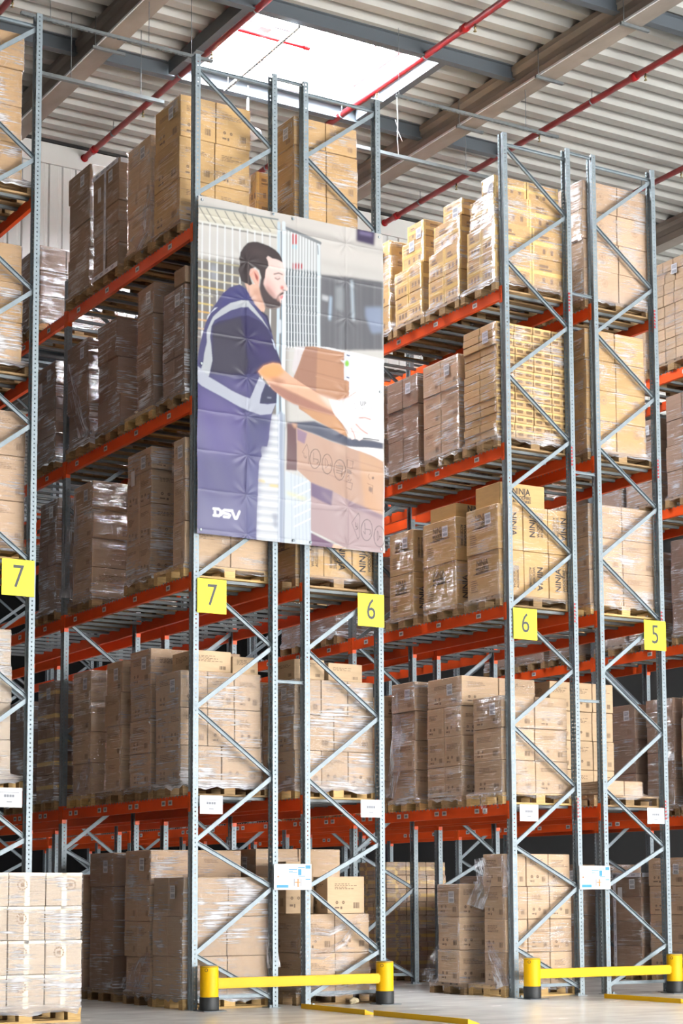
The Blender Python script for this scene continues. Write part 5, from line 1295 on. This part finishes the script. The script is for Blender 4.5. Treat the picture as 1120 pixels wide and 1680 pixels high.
('p',[(0.728,8.983),(0.797,8.994),(0.87,8.986),(0.951,8.972),(1.032,8.942),(1.089,8.901),(1.122,8.848),(1.135,8.8),(1.089,8.818),(1.032,8.827),(0.991,8.827),(0.936,8.848),(0.912,8.818),(0.936,8.778),(0.94,8.72),(0.904,8.67),(0.891,8.572),(0.853,8.522),(0.813,8.646),(0.757,8.673),(0.693,8.64),(0.681,8.587),(0.693,8.531),(0.717,8.462),(0.685,8.438),(0.621,8.459),(0.573,8.474),(0.553,8.528),(0.533,8.605),(0.553,8.666),(0.543,8.737),(0.563,8.821),(0.604,8.894),(0.66,8.956)],(58,46,48),0.004,1.0),
('p',[(0.692,8.91),(0.853,8.925),(0.967,8.886),(0.87,8.825),(0.716,8.812)],(82,66,66),0.04,0.6),
('l',[(0.545,8.73),(0.66,8.733),(0.902,8.75)],0.0053,(86,78,78),0.004,0.7),
('l',[(0.662,8.744),(0.667,8.439),(0.673,8.251)],0.0061,(150,130,128),0.004,0.6),
('p',[(0.691,8.631),(0.725,8.657),(0.765,8.653),(0.799,8.622),(0.815,8.566),(0.807,8.474),(0.789,8.448),(0.757,8.465),(0.717,8.52),(0.68,8.572)],(236,174,156),0.003,1.0),
('p',[(0.741,8.619),(0.773,8.592),(0.799,8.556),(0.792,8.504),(0.769,8.529),(0.757,8.556)],(150,62,58),0.006,0.9),
('l',[(0.697,8.59),(0.725,8.638),(0.761,8.641)],0.0091,(246,200,186),0.004,1.0),
('l',[(0.721,8.565),(0.749,8.526),(0.785,8.473)],0.0166,(240,186,166),0.006,1.0),
('l',[(1.016,8.636),(1.081,8.661),(1.132,8.653)],0.0129,(92,72,74),0.005,1.0),
('l',[(1.029,8.592),(1.069,8.579),(1.097,8.6)],0.0106,(100,76,78),0.005,1.0),
('l',[(1.04,8.605),(1.097,8.622)],0.0045,(200,160,156),0.005,1.0),
('p',[(1.151,8.493),(1.15,8.485),(1.146,8.478),(1.141,8.471),(1.134,8.466),(1.126,8.464),(1.119,8.464),(1.112,8.466),(1.107,8.471),(1.103,8.477),(1.102,8.485),(1.103,8.493),(1.107,8.5),(1.112,8.507),(1.119,8.511),(1.126,8.514),(1.134,8.514),(1.141,8.512),(1.146,8.507),(1.15,8.501)],(208,104,92),0.008,0.85),
('l',[(1.138,8.461),(1.175,8.463)],0.0106,(66,48,52),0.005,1.0),
('l',[(1.097,8.391),(1.138,8.423)],0.0121,(80,50,52),0.004,1.0),
('p',[(1.097,8.378),(1.138,8.401),(1.143,8.379),(1.123,8.346),(1.102,8.35)],(226,142,146),0.004,1.0),
('p',[(0.425,8.375),(0.552,8.431),(0.633,8.39),(0.738,8.238),(0.855,8.14),(0.925,8.109),(1.043,7.725),(1.116,7.555),(0.949,7.536),(0.808,7.436),(0.82,7.365),(0.913,7.283),(1.057,7.208),(1.054,7.081),(0.995,6.947),(0.96,6.769),(-0.002,6.646),(-0.005,7.38),(0.03,7.602),(0.063,7.742),(0.107,7.894),(0.164,8.028),(0.254,8.168),(0.334,8.286)],(70,68,114),0.003,1.0),
('p',[(0.334,8.276),(0.575,8.411),(0.645,8.36),(0.808,8.165),(0.668,8.237),(0.437,8.188),(0.277,8.068)],(62,62,122),0.03,0.8),
('p',[(-0.001,6.815),(0.995,6.948),(0.964,6.803),(0.944,6.628),(0.915,6.525),(0.848,6.524),(0.834,6.474),(0.848,6.411),(0.815,6.332),(0.8,6.148),(0.789,5.869),(0.784,5.389),(0.005,5.392)],(104,101,142),0.003,1.0),
('p',[(0.036,6.767),(0.621,6.802),(0.598,6.36),(0.084,6.351)],(114,106,158),0.06,0.8),
('p',[(0.645,6.815),(0.969,6.814),(0.932,6.551),(0.812,6.342),(0.646,6.344)],(84,84,128),0.04,0.9),
('p',[(0.646,6.312),(0.812,6.321),(0.783,5.421),(0.647,5.418)],(102,104,146),0.04,0.8),
('p',[(0.017,5.849),(0.634,5.852),(0.623,5.405),(0.018,5.409)],(128,126,162),0.05,0.8),
('p',[(0.003,7.165),(0.577,6.944),(0.624,6.742),(0.005,6.662)],(100,90,146),0.06,0.8),
('p',[(0.669,6.914),(0.984,6.925),(0.96,6.775),(0.67,6.748)],(70,72,112),0.04,0.9),
('p',[(0.2,7.265),(0.646,7.277),(0.669,7.092),(0.451,7.145)],(92,84,136),0.04,0.8),
('p',[(0.196,7.877),(0.277,7.942),(0.415,7.985),(0.576,8.055),(0.668,8.07),(0.808,8.038),(0.914,7.97),(0.996,7.845),(1.057,7.706),(1.123,7.554),(0.949,7.536),(0.832,7.459),(0.785,7.389),(0.669,7.362),(0.45,7.32),(0.166,7.31),(0.199,7.452),(0.192,7.617)],(46,40,88),0.004,1.0),
('p',[(0.196,7.877),(0.415,7.985),(0.576,8.048),(0.622,7.787),(0.669,7.479),(0.623,7.347),(0.439,7.32),(0.166,7.312),(0.193,7.461)],(58,54,74),0.02,1.0),
('p',[(0.669,7.752),(0.808,7.858),(0.972,7.672),(1.066,7.559),(0.855,7.549)],(60,48,104),0.05,0.7),
('l',[(0.198,7.744),(0.645,7.749)],0.0099,(38,34,52),0.006,1.0),
('p',[(0.119,7.792),(0.164,7.903),(0.203,7.983),(0.311,8.094),(0.437,8.188),(0.575,8.243),(0.668,8.247),(0.738,8.185),(0.855,8.066),(0.949,7.943),(0.855,8.035),(0.738,8.122),(0.668,8.174),(0.575,8.158),(0.437,8.099),(0.311,8.011),(0.221,7.944),(0.181,7.865),(0.164,7.737),(0.182,7.615),(0.195,7.461),(0.16,7.311),(0.149,7.258),(0.048,7.326),(0.081,7.434),(0.092,7.529),(0.125,7.669)],(184,188,194),0.003,1.0),
('p',[(-0.005,7.375),(0.053,7.337),(0.149,7.258),(0.28,7.204),(0.451,7.135),(0.623,7.085),(0.692,7.074),(0.739,7.175),(0.82,7.354),(0.904,7.292),(0.846,7.148),(0.826,7.038),(0.937,7.042),(1.045,7.07),(0.984,6.933),(0.832,6.898),(0.669,6.925),(0.485,6.983),(0.28,7.059),(0.054,7.141),(-0.005,7.182)],(180,184,198),0.003,1.0),
('p',[(0.913,7.273),(1.057,7.206),(1.045,7.073),(0.829,7.038),(0.855,7.149)],(50,52,84),0.004,1.0),
('l',[(0.934,7.123),(0.978,7.126)],0.011,(150,152,170),0.006,1.0),
('p',[(0.266,8.108),(0.175,8.025),(0.119,7.927),(0.132,7.982),(0.226,8.091)],(220,226,236),0.003,1.0),
('p',[(0.982,7.843),(1.008,7.825),(1.048,7.707),(1.019,7.737)],(190,200,220),0.003,1.0),
('l',[(0.855,8.14),(0.914,8.097),(0.972,7.926)],0.022,(36,34,70),0.006,1.0),
('p',[(0.8,7.417),(0.878,7.499),(1.002,7.552),(1.099,7.556),(1.134,7.505),(1.25,7.426),(1.411,7.353),(1.573,7.28),(1.754,7.217),(1.883,7.218),(1.907,7.033),(1.845,7.017),(1.681,7.035),(1.464,7.057),(1.285,7.097),(1.143,7.149),(1.001,7.232),(0.913,7.315)],(230,180,150),0.003,1.0),
('p',[(0.8,7.412),(0.878,7.496),(1.002,7.549),(1.099,7.551),(1.161,7.461),(1.054,7.374),(0.913,7.346)],(236,162,98),0.02,0.9),
('p',[(1.609,7.253),(1.883,7.218),(1.9,7.068),(1.754,7.128)],(242,214,202),0.02,0.9),
('p',[(0.931,7.314),(1.143,7.276),(1.357,7.21),(1.609,7.133),(1.845,7.06),(1.845,7.017),(1.681,7.035),(1.464,7.057),(1.285,7.097),(1.143,7.149),(1.001,7.232)],(158,108,96),0.012,0.85),
('p',[(0.949,7.367),(1.072,7.385),(1.196,7.355),(1.072,7.29)],(150,92,70),0.02,0.6),
('p',[(1.754,7.217),(1.883,7.218),(2.012,7.268),(2.142,7.362),(2.168,7.355),(2.141,7.297),(2.048,7.184),(2.181,7.102),(2.368,7.056),(2.349,7.029),(2.196,7.029),(2.181,7.004),(2.321,6.86),(2.291,6.835),(2.232,6.865),(2.246,6.789),(2.198,6.759),(2.138,6.789),(2.129,6.771),(2.092,6.759),(2.042,6.812),(2.006,6.888),(1.955,6.943),(1.863,7.014),(1.823,7.057)],(244,226,224),0.003,1.0),
('l',[(2.192,7.041),(2.28,7.056),(2.36,7.044)],0.0099,(186,112,100),0.003,1.0),
('l',[(2.151,6.958),(2.213,6.906),(2.31,6.856)],0.0132,(206,136,126),0.004,1.0),
('l',[(2.087,6.895),(2.116,6.846),(2.142,6.792)],0.0099,(190,118,110),0.004,1.0),
('l',[(1.901,7.216),(2.03,7.271),(2.146,7.356)],0.0082,(190,140,130),0.003,0.8),
('l',[(1.863,7.006),(1.958,6.93),(2.037,6.827)],0.0082,(150,100,92),0.004,0.9),
('l',[(0.212,5.709),(0.281,5.713),(0.305,5.698),(0.305,5.658),(0.283,5.633),(0.232,5.634),(0.232,5.68)],0.0319,(248,248,250),0.001,1.0),
('l',[(0.212,5.631),(0.239,5.631)],0.0308,(248,248,250),0.001,1.0),
('l',[(0.215,5.682),(0.215,5.618)],0.0055,(248,248,250),0.001,1.0),
('l',[(0.459,5.711),(0.357,5.71),(0.334,5.692),(0.346,5.673),(0.411,5.668),(0.428,5.655),(0.414,5.631),(0.349,5.631)],0.0308,(248,248,250),0.001,1.0),
('l',[(0.307,5.648),(0.335,5.677)],0.033,(248,248,250),0.001,1.0),
('l',[(0.454,5.71),(0.496,5.626),(0.516,5.628),(0.554,5.712)],0.0319,(248,248,250),0.001,1.0)]

# ================================================================== banner (flat print on fabric)
BX0, BX1, BZ0 = 0.005, 2.545, 5.405
def banner():
    nx, nz = 330, 520
    xs = np.linspace(BX0, BX1, nx); ts = np.linspace(0, 1, nz)
    topz = 9.405 + 0.0 * xs
    Xg = np.repeat(xs[None, :], nz, 0); Zg = BZ0 + ts[:, None] * (topz[None, :] - BZ0)
    S = 2
    # paint on a regular grid, sampled at the vertices
    pz0, pz1 = 5.35, 9.46
    W_, H_ = int((BX1 - BX0 + 0.02) / 0.0055), int((pz1 - pz0) / 0.0055)
    img = np.zeros((H_, W_, 3), np.float32)
    gx = BX0 - 0.01 + (np.arange(W_) + 0.5) * 0.0055; gz = pz0 + (np.arange(H_) + 0.5) * 0.0055
    def blur1(m, s):
        r = max(1, int(s * 2.5)); k = np.exp(-0.5 * (np.arange(-r, r + 1) / s) ** 2); k /= k.sum()
        m = np.apply_along_axis(lambda v: np.convolve(np.pad(v, r, 'edge'), k, 'valid'), 0, m)
        return np.apply_along_axis(lambda v: np.convolve(np.pad(v, r, 'edge'), k, 'valid'), 1, m)
    def comp(mask, i0, i1, j0, j1, col, a):
        c = np.array(s2l(col), np.float32) * 0.62
        m = (mask * a)[..., None]
        img[j0:j1, i0:i1] = img[j0:j1, i0:i1] * (1 - m) + c * m
    def bounds(pts, pad):
        X = [p[0] for p in pts]; Z = [p[1] for p in pts]
        i0 = max(0, int((min(X) - pad - gx[0]) / 0.0055)); i1 = min(W_, int((max(X) + pad - gx[0]) / 0.0055) + 2)
        j0 = max(0, int((min(Z) - pad - gz[0]) / 0.0055)); j1 = min(H_, int((max(Z) + pad - gz[0]) / 0.0055) + 2)
        return i0, i1, j0, j1
    for op in BANNER_OPS:
        if op[0] == 'p':
            _, pts, col, bl, a = op
            i0, i1, j0, j1 = bounds(pts, bl * 2.5 + 0.006)
            if i1 <= i0 or j1 <= j0: continue
            m = np.zeros((j1 - j0, i1 - i0), np.float32)
            for ox in (-0.0014, 0.0014):
                for oz in (-0.0014, 0.0014):
                    X = gx[i0:i1][None, :] + ox; Z = gz[j0:j1][:, None] + oz
                    ins = np.zeros(m.shape, bool)
                    n = len(pts)
                    for k in range(n):
                        (xa, za), (xb, zb) = pts[k], pts[(k + 1) % n]
                        if za == zb: continue
                        c = ((za > Z) != (zb > Z)) & (X < (xb - xa) * (Z - za) / (zb - za) + xa)
                        ins ^= c
                    m += ins * 0.25
        else:
            _, pts, w, col, bl, a = op
            i0, i1, j0, j1 = bounds(pts, bl * 2.5 + w + 0.006)
            if i1 <= i0 or j1 <= j0: continue
            X = gx[i0:i1][None, :]; Z = gz[j0:j1][:, None]
            D = np.full((j1 - j0, i1 - i0), 9.0, np.float32)
            for (xa, za), (xb, zb) in zip(pts, pts[1:]):
                dx, dz = xb - xa, zb - za; l2 = dx * dx + dz * dz + 1e-12
                t = np.clip(((X - xa) * dx + (Z - za) * dz) / l2, 0, 1)
                D = np.minimum(D, np.hypot(X - xa - t * dx, Z - za - t * dz))
            m = np.clip((w / 2 - D) / 0.0055 + 0.5, 0, 1).astype(np.float32)
        if bl > 0.0022: m = blur1(m, bl / 0.0055)
        comp(m, i0, i1, j0, j1, col, a)
    ii = np.clip(((Xg - gx[0]) / 0.0055), 0, W_ - 1.001); jj = np.clip(((Zg - gz[0]) / 0.0055), 0, H_ - 1.001)
    i0 = ii.astype(int); j0 = jj.astype(int); fx = (ii - i0)[..., None]; fz = (jj - j0)[..., None]
    C = (img[j0, i0] * (1 - fx) + img[j0, np.minimum(i0 + 1, W_ - 1)] * fx) * (1 - fz) + (img[np.minimum(j0 + 1, H_ - 1), i0] * (1 - fx) + img[np.minimum(j0 + 1, H_ - 1), np.minimum(i0 + 1, W_ - 1)] * fx) * fz
    # hanging fabric: fold creases and soft wrinkles as real relief
    Y = np.zeros_like(Xg)
    for fxx, a in ((0.645, 0.010), (1.33, 0.004), (2.014, 0.010)): Y -= a * np.exp(-np.abs(Xg - fxx) / 0.02)
    for k in range(9):
        fz_ = 5.455 + 0.4667 * k; Y -= 0.008 * np.exp(-np.abs(Zg - fz_) / 0.012)
        for fxx in (0.645, 2.014):                       # star creases at the crossings
            r = np.hypot(Xg - fxx, Zg - fz_); an = np.arctan2(Zg - fz_, Xg - fxx)
            Y += 0.0035 * np.cos(an * 9 + k * 1.7) * np.exp(-((r - 0.10) / 0.09) ** 2)
    Y += 0.010 * np.sin(Xg * 5 + np.sin(Zg * 2.3)) * np.sin(Zg * 3.1 + Xg) + 0.007 * np.sin(Xg * 17 + Zg * 7) * np.exp(-((Zg - 6.3) / 0.9) ** 2)
    Y = np.minimum(Y, 0.03) - 0.075
    Y += 0.012 * np.sin(np.pi * (Xg - BX0) / (BX1 - BX0))
    co = np.stack([Xg, Y, Zg], -1).reshape(-1, 3)
    idx = np.arange(nx * nz).reshape(nz, nx)
    q = np.stack([idx[:-1, :-1], idx[:-1, 1:], idx[1:, 1:], idx[1:, :-1]], -1).reshape(-1, 4)
    me = bpy.data.meshes.new('banner')
    me.vertices.add(len(co)); me.vertices.foreach_set('co', co.ravel().astype(np.float32))
    me.loops.add(q.size); me.loops.foreach_set('vertex_index', q.ravel().astype(np.int32))
    me.polygons.add(len(q)); me.polygons.foreach_set('loop_start', np.arange(0, q.size, 4, dtype=np.int32))
    me.update(calc_edges=True); me.validate()
    me.polygons.foreach_set('use_smooth', [True] * len(me.polygons))
    ca = me.color_attributes.new('print', 'FLOAT_COLOR', 'POINT')
    rgba = np.ones((len(co), 4), np.float32); rgba[:, :3] = C.reshape(-1, 3)
    ca.data.foreach_set('color', rgba.ravel())
    m = mat('printed_banner_fabric', (1, 1, 1), 0.42, spec=0.35)
    nt = m.node_tree; at = nt.nodes.new('ShaderNodeAttribute'); at.attribute_name = 'print'
    nt.links.new(at.outputs['Color'], nt.nodes['Principled BSDF'].inputs['Base Color'])
    me.materials.append(m)
    return me
bn = tag(obj('banner', banner()), 'tall printed fabric banner of a man in a blue vest lifting cartons', 'banner')
ey = lathe_me('eyelet', [(0.007, -0.002), (0.016, -0.003), (0.018, 0.0), (0.016, 0.003)], 12, 'galv')
for (x, z) in ((0.05, 9.36), (1.27, 9.36), (2.49, 9.36), (0.05, 5.45), (1.27, 5.44), (2.49, 5.45), (0.05, 7.4), (2.49, 7.4), (1.0, 9.37), (1.5, 5.44)): obj('eyelet', ey, bn, (x, -0.082, z), (math.pi / 2, 0, 0))
tie = boxes_me('cable_tie', [(-0.004, 0.004, -0.088, 0.004, -0.003, 0.003), (-0.004, 0.004, -0.088, -0.085, -0.012, 0.012)], 'white_metal')
for (x, z) in ((0.05, 9.36), (2.49, 9.36), (0.05, 5.45), (2.49, 5.45), (0.05, 7.4), (2.49, 7.4)): obj('cable_tie', tie, bn, (x, 0, z))

# ================================================================== signs
def num_sign(x, z, n, lab, cr=False):
    s = thing('aisle_number_sign', (x, -0.02, z), lab, 'sign', 'yellow aisle number signs')
    obj('plate', bevel_box_me('plate', 0.375, 0.004, 0.40, 0.0015, 'sign_yellow'), s)
    obj('numeral', text_me(n, 0.36, 'sign_ink', 0.001, 0.78), s, (0, -0.004, 0.0))
    obj('fixing_bracket', boxes_me('fixing_bracket', [(-0.03, 0.03, 0.002, 0.016, -0.15, 0.15)], 'galv'), s, (-0.14 if n in '7' and x > -1 or (n == '6' and x > 4) else 0.14, 0, 0))
num_sign(0.225, 4.70, '7', 'yellow sign numbered seven just below the banner')
num_sign(2.375, 4.70, '6', 'yellow sign numbered six just below the banner corner')
num_sign(4.685, 4.70, '6', 'yellow sign numbered six on the rack without banner')
num_sign(6.825, 4.70, '5', 'yellow sign numbered five on the last rack upright')
num_sign(-2.125, 4.715, '7', 'paler yellow sign numbered seven on the cut-off end rack')

def notice(x, z, lab):
    s = thing('paper_notice', (x, -0.02, z), lab, 'notice', 'white paper notices on the rack ends')
    obj('sheet', boxes_me('sheet', [(-0.145, 0.145, -0.0012, 0, -0.105, 0.105)], 'paper'), s)
    obj('printed_lines', boxes_me('printed_lines', [(-0.06 + i * 0.03, -0.035 + i * 0.03, -0.002, -0.0014, 0.004, 0.032) for i in range(4)] + [(-0.03, 0.03, -0.002, -0.0014, -0.052, -0.042), (-0.11, 0.11, -0.002, -0.0014, 0.052, 0.056)], 'paper_ink'), s)
    obj('clip', boxes_me('clip', [(-0.02, 0.02, 0.0, 0.018, 0.09, 0.105)], 'galv'), s)
notice(0.225, 2.305, 'white paper notice below the seven sign on the banner rack')
notice(2.36, 2.305, 'white paper notice below the six sign on the banner rack')
notice(4.70, 2.30, 'white paper notice below the six sign on the bannerless rack')
notice(6.77, 2.30, 'white paper notice below the number five sign')
notice(-2.19, 2.33, 'white paper notice below the paler seven sign')

def board(x, lab):
    s = thing('rack_load_board', (x, -0.02, 1.49), lab, 'sign', 'rack load boards')
    obj('plate', bevel_box_me('plate', 0.50, 0.004, 0.30, 0.0015, 'sign_white'), s)
    b = [(0.17, 0.235, -0.003, -0.0022, 0.095, 0.135), (0.07, 0.115, -0.003, -0.0022, 0.02, 0.09), (-0.215, -0.06, -0.003, -0.0022, -0.125, -0.09), (-0.055, 0.06, -0.003, -0.0022, 0.083, 0.092), (-0.055, 0.0, -0.003, -0.0022, 0.063, 0.07), (-0.055, 0.06, -0.003, -0.0022, 0.049, 0.056),
         (0.075, 0.165, -0.003, -0.0022, 0.004, 0.013), (0.17, 0.235, -0.003, -0.0022, -0.032, -0.02), (0.07, 0.16, -0.003, -0.0022, 0.103, 0.112)]
    obj('blue_print', boxes_me('blue_print', b, 'sign_blue'), s)
    obj('grey_print', boxes_me('grey_print', [(-0.2, -0.05, -0.003, -0.0024, 0.125, 0.128)] + [(-0.2, -0.09, -0.003, -0.0024, z, z + 0.003) for z in (0.0, -0.03, -0.06)] + [(0.01, 0.022, -0.003, -0.0022, -0.105, -0.02), (0.104, 0.112, -0.003, -0.0022, -0.11, -0.02)], 'paper_ink'), s)
    obj('orange_print', boxes_me('orange_print', [(0.06, 0.078, -0.003, -0.0022, -0.115, -0.02), (0.025, 0.06, -0.003, -0.0022, -0.068, -0.055), (0.078, 0.10, -0.003, -0.0022, -0.068, -0.058), (-0.205, -0.185, -0.003, -0.0022, -0.006, 0.012)], 'sign_orange'), s)
board(1.285, 'white load capacity board with blue print under the banner'); board(5.735, 'white load capacity board with blue print on the bannerless rack')

# ================================================================== yellow end guards
POST_ME = lathe_me('post', [(0.100, 0.13), (0.103, 0.15), (0.103, 0.492), (0.099, 0.500)], 28, 'yellow')
SLEEVE_ME = lathe_me('rubber_sleeve', [(0.107, 0.008), (0.109, 0.02), (0.109, 0.150), (0.106, 0.157)], 28, 'rubber')
CAP_ME = lathe_me('post_cap', [(0.095, 0.5), (0.095, 0.504), (0.08, 0.506)], 28, 'galv_dark')
SEAM_ME = lathe_me('cap_ring', [(0.1035, 0.486), (0.1035, 0.492)], 28, 'rubber')
BASE_ME = boxes_me('base_plate', [(-0.14, 0.14, -0.13, 0.13, 0, 0.008)], 'steel_dark')
bm_ = bmesh.new()
def ring_flat(r0, r1):
    V, F = [], []
    for k in range(18):
        a = 2 * math.pi * k / 18; V += [(r0 * math.cos(a), 0, r0 * math.sin(a)), (r1 * math.cos(a), 0, r1 * math.sin(a))]
    for k in range(18): F.append((2 * k, 2 * k + 1, (2 * k + 3) % 36, (2 * k + 2) % 36))
    return pyd('ring_mark', V, F, 'ink')
bm_.free()
RINGM = ring_flat(0.013, 0.019)
def guard(xa, xb, ya, yb, lab):
    g = thing('rack_end_guard', (xa, ya, 0), lab, 'guard rail', 'yellow rack end guards')
    for dx, dy in ((0, 0), (xb - xa, yb - ya)):
        p = obj('post', POST_ME, g, (dx, dy, 0)); obj('rubber_sleeve', SLEEVE_ME, p); obj('base_plate', BASE_ME, p, (0.01, 0, 0)); obj('post_cap', CAP_ME, p); obj('cap_ring', SEAM_ME, p)
        d = Vector((-9.33 - xa - dx, -18.8 - ya - dy, 0)).normalized(); a = math.atan2(d.y, d.x) - 0.32
        obj('ring_mark', RINGM, p, (0.1045 * math.cos(a), 0.1045 * math.sin(a), 0.455), (0, 0, a + math.pi / 2))
    ln = math.hypot(xb - xa, yb - ya)
    rl_ = obj('rail', bevel_box_me('rail', ln - 0.10, 0.09, 0.115, 0.016, 'yellow', 2), g, ((xb - xa) / 2, (yb - ya) / 2, 0.305), (0, 0, math.atan2(yb - ya, xb - xa)))
guard(0.12, 2.43, -0.19, -0.19, 'yellow guard rail with two posts in front of the banner rack')
guard(4.50, 6.83, -0.30, -0.25, 'yellow guard rail with two posts before the bannerless rack')

# yellow floor angle rails
def angle_rail(x, y0, y1, lab, notch):
    ln = y0 - y1
    V, F = [], []
    for b in ((-0.07, 0.07, -ln, 0, 0, 0.008), (-0.07, -0.055, -ln, 0, 0.008, 0.055)):
        v, f = box_vf(*b, base=len(V)); V += v; F += f
    b = len(V)
    V += [(0.07, 0, 0.008), (-0.055, 0, 0.05), (-0.055, 0, 0.008), (0.07, -ln, 0.008), (-0.055, -ln, 0.05), (-0.055, -ln, 0.008)]
    F += [(b, b + 1, b + 4, b + 3), (b, b + 2, b + 1), (b + 3, b + 4, b + 5), (b, b + 3, b + 5, b + 2), (b + 2, b + 5, b + 4, b + 1)]
    g = tag(obj('floor_guide_rail', pyd('floor_guide_rail', V, F, 'yellow'), None, (x, y0, 0), (0, 0, RND.uniform(-0.01, 0.01))), lab, 'rail', 'yellow floor guide rails')
    for i in range(int(ln / 0.45)):
        obj('anchor_bolt', lathe_me('anchor_bolt', [(0.012, 0), (0.012, 0.012)], 6, 'rubber'), g, (0.03, -0.2 - i * 0.45, 0.018))
angle_rail(1.28, -0.34, -1.72, 'yellow steel rail on the floor behind the first guard', 1)
angle_rail(1.30, -1.86, -3.6, 'yellow steel rail on the floor nearest the photo bottom edge', 1)
angle_rail(5.40, -0.66, -2.06, 'yellow steel rail on the floor before the second guard', 0)
angle_rail(5.38, -2.14, -3.5, 'yellow steel rail on the floor cut by the photo side', 0)

# crumpled paper scrap on the floor under the loose cartons
bm = bmesh.new(); bmesh.ops.create_icosphere(bm, subdivisions=2, radius=0.055)
for v in bm.verts:
    v.co *= 1 + 0.45 * noise.noise(v.co * 30 + Vector((3, 1, 2))); v.co.z *= 0.75
mz = min(v.co.z for v in bm.verts)
for v in bm.verts: v.co.z -= mz
tag(obj('paper_scrap', bm_me('paper_scrap', bm, mat('cream_paper', (0.62, 0.52, 0.34), 0.8)), None, (2.13, 0.02, 0.0)), 'crumpled cream paper scrap on the floor behind the yellow guard', 'paper scrap')
